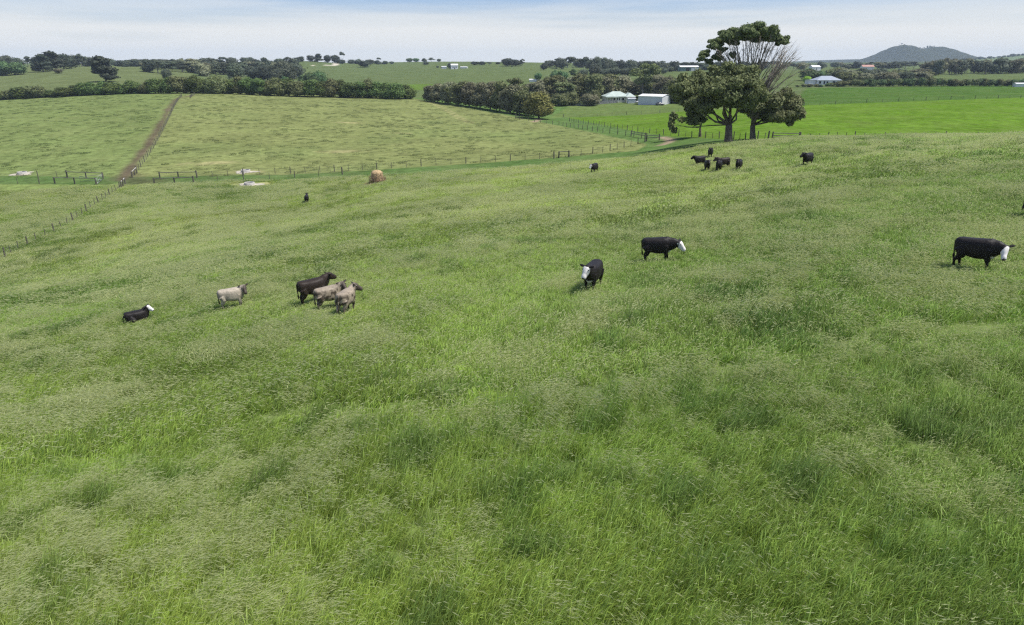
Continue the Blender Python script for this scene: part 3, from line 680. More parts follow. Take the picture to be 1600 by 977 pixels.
# the long dark hedge of trees on the crest, left of the gap
BX = [-40, 0, 90, 150, 300, 400, 500, 640]; TX = [-40, 10, 40, 55, 75, 92, 100, 140, 180, 230, 300, 330, 400, 450, 480, 540, 575, 600, 645]
TY = [138, 143, 138, 133, 139, 146, 138, 130, 130, 128, 119, 121, 122, 125, 123, 127, 125, 131, 134]
x = -32.0
while x < 640:
    t = float(np.interp(x, TX, TY)) + rnd.uniform(-4.0, 3.0); w = rnd.uniform(24, 34)
    tree('windbreak_tree', 'hedge', x, 338 + rnd.uniform(-2, 4), t, w, 'hedge' if rnd.random() < 0.85 else 'olive',
         '{} tree in the long windbreak along the crest of the paddock', 'windbreak trees along the crest')
    x += w * rnd.uniform(0.42, 0.56)
    if 86 < x < 99: x = 100
# the grey-brown windswept row running down to the lane
for (x, Y, t, w) in ((672,330,133,26),(684,324,130,30),(700,318,127,32),(716,312,126,32),(733,306,128,32),(750,300,128,34),(766,294,127,34),(781,288,126,36),(797,282,131,36),(812,277,140,34),(826,273,143,34)):
    tree('windswept_tree', 'swept', x, Y, t, w, 'brown' if rnd.random() < 0.7 else 'olive', '{} windswept tree in the row running down to the lane', 'windswept trees in the row')
tree('yellow_tree', 'hedge', 842, 262, 143, 42, 'yellow', 'yellow-olive round tree at the lower end of the windswept row', j=1)
# trees round the farmhouse
for (x, Y, t, w, kd, mt) in ((805,330,121,40,'gum','olive'),(835,345,128,36,'swept','brown'),(862,350,121,44,'gum','olive'),(882,350,128,36,'gum','olive'),(905,375,114,42,'hedge','olive'),
    (922,372,116,36,'swept','olive'),(941,385,120,34,'swept','brown'),(955,390,124,34,'swept','olive'),(972,390,120,36,'hedge','brown'),(985,390,126,30,'swept','brown'),
    (1036,360,121,30,'swept','brown'),(1050,345,122,34,'hedge','olive'),(1064,352,119,36,'swept','olive'),(820,365,131,30,'hedge','olive'),(850,380,134,34,'hedge','olive'),(890,340,143,30,'bush','olive'),(875,335,146,26,'bush','olive'),
    (780,350,131,30,'hedge','olive'),(918,338,146,22,'bush','brown'),(1010,385,128,26,'swept','olive'),(1085,340,130,40,'hedge','olive'),(868,395,117,34,'hedge','olive'),(895,400,119,34,'hedge','brown'),(930,400,114,34,'hedge','olive'),(950,405,115,36,'hedge','olive'),(967,405,117,34,'swept','brown'),(1022,400,116,34,'hedge','brown'),(1042,395,118,30,'hedge','olive'),(845,395,124,34,'hedge','brown'),(1078,330,143,24,'hedge','olive')):
    tree('farm_tree', kd, x, Y, t, w * 1.12, mt, '{} tree in the grove behind and beside the farmhouse', 'trees in the farmhouse grove')
tree('tall_gum_tree', 'gum', 1004, 372, 98, 46, 'olive', 'tall dark gum towering behind the farmhouse and pale shed', j=0)
tree('garden_bush', 'bush', 930, 345, 139, 16, 'olive', 'small round bush in front of the farmhouse verandah', cat='bush')
tree('garden_bush', 'bush', 924, 338, 148, 26, 'brown', 'low brown-green bush behind the grey paling fence', cat='bush')
# fields beyond the crest
tree('cypress_tree', 'pine', 166, 455, 87, 45, 'dark', 'broad dark cypress standing alone on the pale slope beyond the hedge', j=0)
tree('round_tree', 'bush', 262, 470, 107, 17, 'grey', 'small round grey tree on a short trunk beyond the hedge', j=2)
tree('lone_shrub', 'bush', 92, 560, 107, 15, 'brown', 'low brown shrub on the slope near the dark cypress clump', cat='shrub')
tree('cypress_tree', 'pine', 68, 590, 85, 30, 'dark', 'dark dense cypress at the near end of the skyline clump', j=1)
for (x, Y, t, w) in ((82,610,80,34),(100,640,84,26),(112,650,86,22)):
    tree('skyline_cypress', 'pine' if x < 90 else 'bush', x, Y, t, w, 'dark', 'tall dark tree of the clump on the left skyline', 'dark clump on the left skyline')
for (x, Y, t, w) in ((8,560,95,34),(24,560,97,30),(-14,560,94,36)):
    tree('green_tree', 'bush', x, Y, t, w, 'green', 'mid-green rounded tree at the edge of the pale slope', 'mid-green rounded trees on the slope')
for (x, Y, t, w, kd) in ((30,760,90,20,'flat'),(44,780,88,16,'gum'),(58,780,90,14,'flat'),(10,760,86,30,'bush'),(118,720,86,24,'bush'),(128,720,84,18,'gum'),(140,740,88,22,'flat'),(150,740,90,20,'gum'),(6,800,88,24,'bush')):
    tree('skyline_tree', kd, x, Y, t, w, 'grey', '{} tree against the sky above the pale slope', 'open trees on the left skyline')
# the wooded band 190-460
for k in range(78):
    x = 186 + k * 3.6 + rnd.uniform(-3, 3); f = rnd.random(); Y = 560 + 260 * f
    base = float(np.interp(x, [186, 235, 300, 400, 465], [106, 112, 118, 122, 124])); t = float(np.interp(x, [186, 215, 250, 300, 340, 400, 460], [93, 92, 93, 92, 96, 96, 95])) + rnd.uniform(-1, 6) * (1 - f) + rnd.uniform(0, 4)
    tree('wood_tree', rnd.choice(('bush', 'bush', 'gum', 'swept')), x, Y if x > 230 else Y + 90, t - 1.0, rnd.uniform(19, 32), rnd.choice(('grey', 'brown', 'dark', 'grey')), '{} tree in the dark wooded band beyond the long windbreak', 'trees of the dark wooded band', lod=0.6)
for k in range(22):
    x = 176 + k * 13.5 + rnd.uniform(-5, 5)
    tree('ridge_tree', rnd.choice(('gum', 'flat', 'bush')), x, 900 + rnd.uniform(-40, 60), 92 + rnd.uniform(-3, 3), rnd.uniform(12, 22), 'grey', 'small {} tree on the ridge behind the wooded band', 'ridge trees behind the wooded band', lod=0.5)
for (x, Y, t, w) in ((442,540,98,36),(452,560,97,30),(418,580,101,38),(400,590,104,30),(432,520,108,26)):
    tree('grey_tree', 'bush' if x != 432 else 'swept', x, Y, t, w, 'grey' if x > 430 else 'dark', 'large {} tree where the wooded band ends', 'large trees ending the wooded band')
for (x, Y, t, w) in ((486,460,113,22),(500,455,111,24),(492,450,118,18),(475,470,117,18),(508,455,121,16),(448,440,119,14)):
    tree('green_tree', 'bush', x, Y, t, w, 'green', 'mid-green tree by the small red-roofed hut behind the hedge', 'green trees by the red-roofed hut')
# the hill crest in the middle
for (x, t, w, kd) in ((470,88,14,'bush'),(486,86,15,'bush'),(497,84,16,'pine'),(512,86,13,'bush'),(524,86,16,'bush'),(533,93,14,'bush'),(462,90,16,'gum')):
    tree('crest_tree', kd, x, 985, t, w, 'dark' if kd != 'gum' else 'grey', '{} tree on the green hill crest above the white farm track', 'rounded trees on the green hill crest')
tree('crest_gum', 'flat', 535, 990, 81, 9, 'grey', 'thin tall tree with a tufted top on the green hill crest')
for (x, t, w) in ((551,93,14),(560,92,14),(578,93,18),(590,94,16),(602,95,20),(612,96,12)):
    tree('crest_shrub', 'bush', x, 1150, t, w, 'grey', 'low grey tree in the line along the far hill crest', 'low trees along the far hill crest')
tree('dome_tree', 'bush', 570, 900, 94.5, 27, 'dark', 'dark dome-shaped tree in the middle of the green hillside', j=0)
tree('umbrella_tree', 'flat', 592, 1180, 90, 8, 'grey', 'tiny umbrella-topped tree standing up from the far crest')
for (x, t, w, kd) in ((640,91,12,'bush'),(650,91,12,'bush'),(663,91,10,'flat'),(674,90,12,'gum'),(686,92,8,'flat')):
    tree('crest_tree', kd, x, 1280, t, w, 'green' if kd == 'bush' else 'grey', 'small {} tree on the far crest left of the white cottage', 'small trees on the far crest')
for (x, Y, t, w) in ((665,1000,96,13),(703,830,98,10),(690,860,104,4),(684,860,103,4),(720,860,105,4)):
    tree('slope_tree', 'bush', x, Y, t, w, 'grey', 'small dark tree on the slope round the white cottage', 'small trees round the white cottage')
for (x, Y, t, w, kd) in ((742,930,96,14,'bush'),(752,930,96,14,'bush'),(765,930,97,12,'gum'),(793,880,91,22,'flat'),(806,890,93,24,'flat'),(816,890,92,10,'gum'),(778,960,97,14,'flat'),(800,860,104,26,'bush')):
    tree('hill_tree', kd, x, Y, t, w, 'dark' if kd != 'gum' else 'grey', '{} tree on the saddle of the green hill', 'flat-topped trees on the saddle')
for (x, Y, t, w) in ((841,545,114,13),(866,520,109,17),(878,520,110,17),(896,560,108,14)):
    tree('slope_tree', 'bush' if x < 890 else 'gum', x, Y, t, w, 'green', '{} tree on the slope behind the farm grove', 'green trees behind the farm grove')
for k in range(46):
    x = 850 + k * 7.4 + rnd.uniform(-3, 3)
    if x > 1190: break
    t = float(np.interp(x, [850, 870, 885, 920, 935, 960, 1000, 1020, 1060, 1100, 1190], [96, 92, 89, 90, 89, 94, 96, 95, 96, 97, 97])) + rnd.uniform(-1.5, 3)
    tree('horizon_tree', rnd.choice(('bush', 'gum', 'flat', 'bush')), x, 800 + rnd.uniform(-60, 120), t, rnd.uniform(14, 24), rnd.choice(('grey', 'dark', 'grey')), '{} tree in the band along the horizon behind the farm', 'horizon trees behind the farm', lod=0.6)
for (x, Y, t, w) in ((931,600,102,20),(945,620,107,20),(960,610,104,20),(975,600,106,24),(990,590,104,22),(1010,600,106,20),(1030,600,105,26),(1046,640,104,24),(912,590,108,18),(1120,600,104,26),(1140,600,106,26)):
    tree('valley_tree', 'bush', x, Y, t, w, 'grey', 'rounded grey-green tree in the valley above the farmhouse grove', 'valley trees above the grove')
# right: grove behind the hip-roofed house, windbreak of young trees, dark plantation
for k in range(30):
    x = 1296 + k * 5.2 + rnd.uniform(-3, 3); f = rnd.random()
    t = float(np.interp(x, [1296, 1330, 1360, 1400, 1440], [104, 105, 107, 105, 108])) + (1 - f) * 8
    tree('grove_tree', rnd.choice(('bush', 'swept', 'bush')), x, 455 + 110 * f, t, rnd.uniform(18, 30), rnd.choice(('olive', 'brown', 'grey')), '{} tree in the grove beyond the hip-roofed house', 'grove beyond the hip-roofed house', lod=0.7)
x = 1246.0
while x < 1640:
    t = float(np.interp(x, [1246, 1280, 1320, 1450, 1500, 1600, 1640], [131, 131, 124, 122, 123, 122, 121])) + rnd.uniform(-1.5, 2)
    w = rnd.uniform(10, 17); tree('young_tree', 'bush', x, 412 + rnd.uniform(-3, 3), t, w, rnd.choice(('olive', 'green', 'olive')), 'low {} tree in the windbreak along the far green paddock', 'low windbreak trees along the far green paddock', lod=0.7)
    x += w * rnd.uniform(0.55, 0.75)
for k in range(34):
    x = 1450 + k * 5.4 + rnd.uniform(-3, 3)
    tree('plantation_tree', rnd.choice(('bush', 'swept', 'gum')), x, 640 + rnd.uniform(-10, 60), 93 + rnd.uniform(-3, 4), rnd.uniform(16, 26), rnd.choice(('brown', 'grey', 'brown')), '{} tree in the dense plantation beyond the pale paddock', 'plantation beyond the pale paddock', lod=0.6)
for k in range(44):
    x = 1196 + k * 8.4 + rnd.uniform(-4, 4)
    tree('plain_tree', rnd.choice(('bush', 'gum', 'bush')), x, 850 + rnd.uniform(-120, 500), 99 + rnd.uniform(-3.5, 3), rnd.uniform(14, 24), rnd.choice(('grey', 'dark', 'brown')), '{} tree on the wooded plain below the blue hill', 'trees on the plain below the blue hill', lod=0.5)
tree('lime_tree', 'bush', 1260, 445, 119, 14, 'lime', 'bright lime-green tree beside the hip-roofed house')
tree('round_tree', 'bush', 1264, 480, 107, 27, 'green', 'large rounded green tree behind the hip-roofed house', j=1)
tree('round_tree', 'bush', 1280, 480, 110, 22, 'green', 'rounded green tree rising over the roof of the hip-roofed house', j=3)
for k in range(26):
    x = 1404 + k * 4.0 + rnd.uniform(-1, 1)
    if x > 1478: break
    p = spot(x, 3610 + 6 * k); 
    tree('hilltop_tree', 'gum', x, 3590 + rnd.uniform(0, 60), project(p.x, p.y, p.z)[1] - rnd.uniform(1.2, 3.2), rnd.uniform(3, 5), 'grey', 'tiny tree on the top of the blue conical hill', 'trees on top of the blue hill', lod=0.4)
for k in range(14):
    x = 1508 + k * 7.5; p = spot(x, 2320)
    tree('far_ridge_tree', 'bush', x, 2320, project(p.x, p.y, p.z)[1] - rnd.uniform(2, 5), rnd.uniform(7, 12), 'grey', 'small tree along the far green ridge right of the blue hill', 'trees along the far green ridge', lod=0.4)

# ------------------------------------------------------------------ the big trees by the lane
def limb_set(m, start, ends, r0, rs, n=6, sag=0.0):
    for e, r in ends:
        s = Vector(start); e = Vector(e); d = e - s
        p1 = s + d * 0.35 + Vector((rs.normal(0, .05), rs.normal(0, .05), -sag + rs.normal(0, .03))) * d.length
        p2 = s + d * 0.7 + Vector((rs.normal(0, .04), rs.normal(0, .04), -sag * 0.6)) * d.length
        m.tube([s, p1, p2, e], [r, r * 0.75, r * 0.5, r * 0.18], n)
def hero(name, base, lob_px, size, n, mt, limbs, r0, label, seed, core=0.24, bare=None, fill=0.45, droop=0.3, fork=0.3, lean=(0, 0), skirt=None):
    rs = np.random.RandomState(seed); b = hit(*base) if base[1] < 400 else spot(base[0], base[1] - 1000); d = b.y * CP - (b.z - CAMZ) * SP; u = d / FPX
    o = empty(name, b)
    def loc(px, py, dy):
        p = pt_at(px, py, b.y); return Vector((p.x - b.x, dy, p.z - b.z))
    def grow(lob_px):
        L = []
        for (px, py, rx, rz, dy) in lob_px:
            c = loc(px, py, dy * u); L.append((c.x, c.y, c.z, rx * u * 0.8, (rx + rz) * 0.4 * u, rz * u * 0.8))
            for _ in range(7):       # broken outline
                s = rs.uniform(0.28, 0.5); dd = rs.normal(size=3); dd /= np.linalg.norm(dd)
                L.append((c.x + dd[0] * rx * u * 0.85, c.y + dd[1] * rx * u * 0.85, c.z + dd[2] * rz * u * 0.85, rx * u * s, rx * u * s, rz * u * s))
        return L
    if skirt:
        L = grow(skirt); link(bpy.data.objects.new('lower_crown', crown_mesh('big_tree_skirt', L, 22000, size, LM['skirt'], rs, core, 0.2, fill, droop)), o)
    L = grow(lob_px)
    link(bpy.data.objects.new('crown', crown_mesh('big_tree_crown', L, n, size, LM[mt], rs, core, 0.2, fill, droop)), o)
    m = MB(); f = loc(*fork, 0)
    m.tube([(0, 0, -1.0), (0, 0, 0.1), f * 0.5 + Vector((lean[0], 0, 0)), f], [r0 * 1.35, r0 * 1.1, r0 * 0.9, r0 * 0.8], 10)
    limb_set(m, f, [(loc(px, py, dy * u), r) for (px, py, dy, r) in limbs], r0, rs, 7, 0.05)
    tr = m.build('trunk', M['bark'], o, True)
    if bare:
        mb = MB()
        for (x0, y0, d0, x1, y1, d1, r) in bare:
            s = loc(x0, y0, d0 * u); e = loc(x1, y1, d1 * u); dv = e - s
            pts = [s, s + dv * 0.33 + Vector(rs.normal(0, 0.018, 3)) * dv.length, s + dv * 0.66 + Vector(rs.normal(0, 0.018, 3)) * dv.length, e]
            mb.tube(pts, [r, r * 0.75, r * 0.5, r * 0.2], 5)
            for _ in range(7):
                t = rs.uniform(0.35, 0.95); q = s + dv * t; g = dv.normalized() * rs.uniform(0.6, 1.7) + Vector(rs.normal(0, 0.6, 3))
                mb.tube([q, q + g * 0.5 + Vector(rs.normal(0, 0.12, 3)) + Vector((0, 0, 0.12)), q + g], [r * 0.38, r * 0.26, r * 0.08], 3)
        mb.build('bare_branches', M['palebark'], o, True)
    return tag(o, label, 'tree')
hero('spreading_tree', (1138, 222), [(1078,138,24,20,10),(1062,152,13,11,0),(1086,160,18,18,-12),(1102,127,24,18,20),(1118,140,28,22,-25),(1105,158,24,17,-10),(1135,118,24,16,10),(1142,140,32,26,25),(1150,156,28,17,-20),(1128,160,22,11,20),(1160,127,24,18,-20),(1168,148,26,22,0),(1165,113,18,10,10),(1090,185,14,12,10)],
     0.25, 40000, 'spreading', [(1080,145,10,.22),(1095,180,-10,.16),(1118,135,-20,.26),(1140,115,10,.28),(1160,130,-20,.24),(1165,165,20,.18),(1110,165,20,.18),(1052,196,0,.10),(1150,150,30,.2),(1075,160,-12,.17),(1128,120,15,.2),(1172,140,-10,.17),(1125,150,-28,.18)], 0.62,
     'broad spreading dark gum with a stout forked trunk beside the lane', 31, fork=(1139, 195))
_bare = []
_b = random.Random(8)
for k in range(44):
    x1 = 1108 + 118 * (k / 43) + _b.uniform(-3, 3); y1 = float(np.interp(x1, [1105, 1130, 1165, 1200, 1226], [84, 70, 56, 58, 66])); x0 = 1168 + (x1 - 1165) * 0.22 + _b.uniform(-6, 6)
    _bare.append((x0, _b.uniform(118, 140), _b.uniform(-8, 8), x1, y1, _b.uniform(-38, 38), _b.uniform(0.07, 0.13)))
for k in range(26):
    x1 = _b.uniform(1222, 1250); y1 = 52 + (x1 - 1222) * 1.3 + _b.uniform(0, 22); _bare.append((1182 + _b.uniform(-4, 10), _b.uniform(130, 165), _b.uniform(-6, 6), x1, y1, _b.uniform(-30, 30), _b.uniform(0.05, 0.11)))
for k in range(14): _bare.append((1180, 175, 0, _b.uniform(1195, 1240), _b.uniform(95, 150), _b.uniform(-30, 30), _b.uniform(0.08, 0.15)))
hero('umbrella_gum', (1176, 219), [(1095,92,6,4,0),(1103,83,8,5,10),(1113,74,9,5,-12),(1125,65,11,6,14),(1137,58,13,7,-14),(1150,52,17,9,18),(1165,48,20,10,-18),(1180,48,19,10,20),(1195,52,18,10,-16),(1208,57,15,9,12),(1218,63,10,7,-6),(1165,58,22,7,5),(1190,59,20,6,0),(1147,65,11,6,8),
      (1132,78,7,4,10),(1118,88,7,4,-8),(1108,97,6,4,4),(1141,86,5,4,-12),(1128,92,5,4,12)],
     0.24, 34000, 'umbrella', [(1170,130,0,.34),(1190,150,-15,.26),(1215,165,10,.22),(1205,184,-14,.14),(1235,175,0,.16),(1182,120,8,.26)], 0.5,
     'tall umbrella-topped gum with bare upswept branches and a leafy skirt', 32, core=0.24, bare=_bare, fork=(1176, 196), skirt=[
      (1190,160,24,20,-12),(1215,168,24,20,10),(1238,166,17,16,0),(1212,182,22,13,-14),(1182,173,20,13,14),(1236,186,15,11,6),(1222,150,16,10,-8),(1186,140,16,14,18),(1250,178,9,9,0)])
hero('twin_stemmed_tree', (1094, 214), [(1092,178,16,12,0),(1102,170,14,12,8),(1084,186,10,8,-6),(1066,188,6,5,0),(1052,183,7,8,4),(1048,196,6,7,-3),(1054,205,4,5,0)],
     0.30, 4200, 'spreading', [(1092,180,0,.14),(1102,172,6,.14),(1068,190,0,.07),(1052,192,0,.06)], 0.26,
     'small twin-stemmed tree with a wispy side branch left of the spreading gum', 33, fork=(1094, 200))

# ------------------------------------------------------------------ fences
def post_mesh(r, h, n=6):
    m = MB(); m.tube([(0, 0, -0.35), (0.01, 0, h * 0.6), (0.015, 0.01, h)], [r * 1.08, r, r * 0.94], n); return m.mesh('post', M['post'])
POST = post_mesh(0.09, 1.35); POSTB = post_mesh(0.13, 1.4, 8); DROP = post_mesh(0.05, 1.2, 5); PALE = None
def walk(pts, step, start=0.0):
    out = []; acc = start
    for a, b in zip(pts[:-1], pts[1:]):
        L = (b - a).length
        while acc <= L: out.append(a.lerp(b, acc / L if L else 0)); acc += step
        acc -= L
    return out
def on_ground(p): return Vector((p.x, p.y, gz(p.x, p.y)))
def fence(pts, step, label, every=3, wires=(0.35, 0.7, 1.05), name='wire_fence', strainers=True, hk=1.0, group=None):
    fr = random.Random(int(abs(pts[0].x) * 10)); P = [on_ground(p) for p in walk(pts, step)]
    if (P[-1] - pts[-1]).length > step * 0.4: P.append(on_ground(pts[-1]))
    o = empty(name, P[0]); b = P[0]
    for k, p in enumerate(P):
        end = strainers and k in (0, len(P) - 1)
        q = link(bpy.data.objects.new('post' if (end or k % every == 0) else 'dropper', POSTB if end else (POST if k % every == 0 else DROP)), o)
        q.location = p - b; q.rotation_euler = (fr.gauss(0, 0.03), fr.gauss(0, 0.03), fr.uniform(0, 6)); q.scale = (1, 1, hk * fr.uniform(0.92, 1.06))
    for h in wires:
        m = MB(); m.tube([p - b + Vector((0, 0.06, h * hk)) for p in P], 0.006, 3, False); m.build('wire', M['wire'], o)
    return tag(o, label, 'fence', group)
def railfence(pts, label, name='rail_fence', rm='darkrail', group=None, h=1.2, rails=(1.15,)):
    P = [on_ground(p) for p in pts]; o = empty(name, P[0]); b = P[0]
    for k, p in enumerate(P):
        q = link(bpy.data.objects.new('post', POSTB), o); q.location = p - b; q.scale = (1, 1, h / 1.4 * 1.05); q.rotation_euler = (0.02 * (-1) ** k, 0.02, k)
    for p, q in zip(P[:-1], P[1:]):
        for r in rails:
            m = MB(); dz = Vector((0, -0.02, r)); m.tube([p - b + dz, (p + q) / 2 - b + dz - Vector((0, 0, 0.02)), q - b + dz], 0.075, 6); m.build('rail', M[rm], o)
    return tag(o, label, 'fence', group)
F1 = [hit(x, y) for x, y in ((-30,421),(0,408),(24,393),(60,375),(90,361),(115,346),(140,328),(165,311),(183,298),(193,292))]
fence(F1, 1.9, 'post and wire fence dividing the long grass, ending at the muddy crossing', every=3, name='wire_fence')
railfence([hit(190,294), hit(193,291.5), hit(196,288)], 'short silvered strainer rail at the near side of the muddy crossing', rm='rail')
railfence([hit(207,278), hit(211,274), hit(214,271)], 'short silvered strainer rail at the foot of the dirt track', rm='rail')
LF = [hit(x, y) for x, y in ((214,270),(222,259),(234,242),(246,222),(258,198),(266,182),(272,168),(279,156),(284,151))]
fence(LF, 3.2, 'post and wire fence climbing the slope beside the brown dirt track', every=2)
fence([hit(297,154), hit(301,150), hit(305,148.5)], 3.0, 'short fence run meeting the windbreak at the top of the slope', every=1)
fence([hit(x, y) for x, y in ((-40,280),(46,277),(105,277))], 4.4, 'wire fence running in to the rails by the open gate, upslope side', every=3)
fence([hit(x, y) for x, y in ((-40,290),(42,288),(86,287))], 4.4, 'wire fence running in to the rails by the open gate, downslope side', every=3)
railfence([hit(105.5,277.5), hit(135,278.5), hit(161.5,279.5)], 'three-post rail panel behind the open gate, upslope side')
railfence([hit(86,287), hit(117,287.5), hit(150.5,288)], 'three-post rail panel beside the open gate, downslope side')
railfence([hit(250,279), hit(279,278.5), hit(308,278)], 'three-post rail panel right of the muddy crossing, upslope side')
railfence([hit(241.5,288.5), hit(273,287.5), hit(303,286.5)], 'three-post rail panel right of the muddy crossing, downslope side')
fence([hit(x, y) for x, y in ((308,278),(379,274),(449,271.5),(518,268.5),(583,265),(646,261),(710,257),(770,253),(829,249.5),(871,247.5))], 2.95, 'long wire fence along the foot of the tussocky slope', every=3)
railfence([hit(873,247), hit(889,246)], 'short rail panel in the fence at the foot of the tussocky slope')
fence([hit(x, y) for x, y in ((889,246),(937,239.5),(987,228),(1010,222))], 2.9, 'wire fence curving up from the foot of the slope to the lane gate', every=2)
fence([hit(x, y) for x, y in ((303,286.5),(346,284.5),(392,281),(465,277.5),(535,273))], 4.6, 'sparse wire fence on the near side of the green strip past the troughs', every=2)
fence([hit(x, y) for x, y in ((806,185),(830,190),(875,196),(908,202),(945,208),(985,213),(1010,217))], 5.0, 'wire fence on the paddock side of the lane to the farmhouse', every=1)
railfence([hit(986,213), hit(1008,217)], 'lane gate rails at the bend, left panel', h=1.3, rails=(0.7, 1.15))
railfence([hit(1010,221), hit(1030,219.5)], 'lane gate rails at the bend, right panel', h=1.3, rails=(0.7, 1.15))
railfence([hit(806,186), hit(812,187)], 'small rail end beside the yellow-olive tree')
BF = [hit(x, y) for x, y in ((890,190),(925,195),(965,202),(1015,208.5),(1065,213),(1110,216.5),(1150,218.5),(1200,219))]
fence(BF, 3.7, 'wire fence along the lower edge of the bright green paddock, lane side', every=2)
railfence([spot(1206,110), spot(1248,110)], 'steel rail gate beside the trunk of the umbrella-topped gum', h=1.35, rails=(0.45, 0.8, 1.2))
fence([spot(1250,110), spot(1340,112), spot(1450,112), spot(1560,111), spot(1640,110)], 1.7, 'wire fence between the grassy rise and the bright green paddock', every=3)
fence([hit(x, y) for x, y in ((1256,166),(1340,161.5),(1420,158),(1520,155),(1620,153))], 6.0, 'far wire fence between the bright paddock and the darker green one', every=2)
fence([hit(x, y) for x, y in ((880,183.5),(940,182),(1000,179),(1060,175),(1110,172))], 7.0, 'far wire fence between the house paddock and the bright green paddock', every=2)
# the open gate: pipe frame, swung across the strip
def pipe_gate(a, b, label):
    a = on_ground(a); b = on_ground(b); o = empty('field_gate', a); d = b - a
    up = Vector((0, 0, 1))
    for nm, s, e in (('frame', d * 0 + up * 1.15, d + up * 1.15), ('frame', d * 0 + up * 0.2, d + up * 0.2), ('frame', up * 0.2, up * 1.15), ('frame', d + up * 0.2, d + up * 1.15), ('brace', up * 0.2, d + up * 1.15)):
        m = MB(); m.tube([s, (s + e) / 2, e], 0.03, 6); m.build(nm, M['galv'], o, True)
    return tag(o, label, 'gate')
pipe_gate(hit(152, 289), hit(161, 281), 'galvanised pipe gate linking the two rail panels')
pipe_gate(hit(160, 283), hit(126, 285), 'galvanised pipe gate swung open between the rail panels')

# ------------------------------------------------------------------ troughs on bare pads, bale feeder
def trough(px, py, label, r=0.9):
    c = hit(px, py); n = 40; rs = np.random.RandomState(int(px)); o = empty('water_trough', c)
    m = MB(); ring = [(1.0, 0), (1.0, 0.5), (0.86, 0.5), (0.86, 0.15)]; v = []; q = []
    for k in range(20):
        a = k * 6.283 / 20
        for rr, z in ring: v.append((math.cos(a) * rr * r, math.sin(a) * rr * r, z - 0.02))
    for k in range(20):
        for j in range(3): q.append((k * 4 + j, ((k + 1) % 20) * 4 + j, ((k + 1) % 20) * 4 + j + 1, k * 4 + j + 1))
    m.add(v, q); m.build('basin', M['concrete'], o, True)
    w = MB(); vv = [(math.cos(k * .3142) * r * 0.88, math.sin(k * .3142) * r * 0.88, 0.36) for k in range(20)] + [(0, 0, 0.36)]
    w.add(vv, [], [(20, k, (k + 1) % 20) for k in range(20)]); w.build('water', M['water'], o)
    f = MB(); f.box((r * 0.5, 0, 0.52), (0.5, 0.36, 0.1)); f.build('float_cover', M['galv'], o)
    tag(o, label, 'trough')
    # bare trampled ground round it
    V = []; T = []; rings = 6; radius = np.array([1.7 + 0.4 * math.sin(3 * k * 6.283 / n + px) + rs.normal(0, 0.18) for k in range(n)])
    V.append((0, 0))
    for j in range(1, rings + 1):
        for k in range(n):
            a = k * 6.283 / n; V.append((math.cos(a) * radius[k] * 1.25 * j / rings, math.sin(a) * radius[k] * j / rings))
    V = np.array(V); z = ground(V[:, 0] + c.x, V[:, 1] + c.y) - c.z + 0.05 * (1 - (np.hypot(V[:, 0], V[:, 1]) / 3.4).clip(0, 1)) + 0.012
    q = [(1 + (j - 1) * n + k, 1 + (j - 1) * n + (k + 1) % n, 1 + j * n + (k + 1) % n, 1 + j * n + k) for j in range(1, rings) for k in range(n)]
    t = [(0, 1 + k, 1 + (k + 1) % n) for k in range(n)]
    p = obj_np('bare_patch', np.c_[V, z], q, t, M['pale_soil'], None, True); p.location = c; tag(p, kind='structure')
trough(35, 272, 'round concrete trough on a pale bare patch beside the left rails')
trough(384, 269, 'round concrete trough on the bare patch upslope of the wire fence')
trough(390, 289, 'round concrete trough on the bare patch downslope of the wire fence')
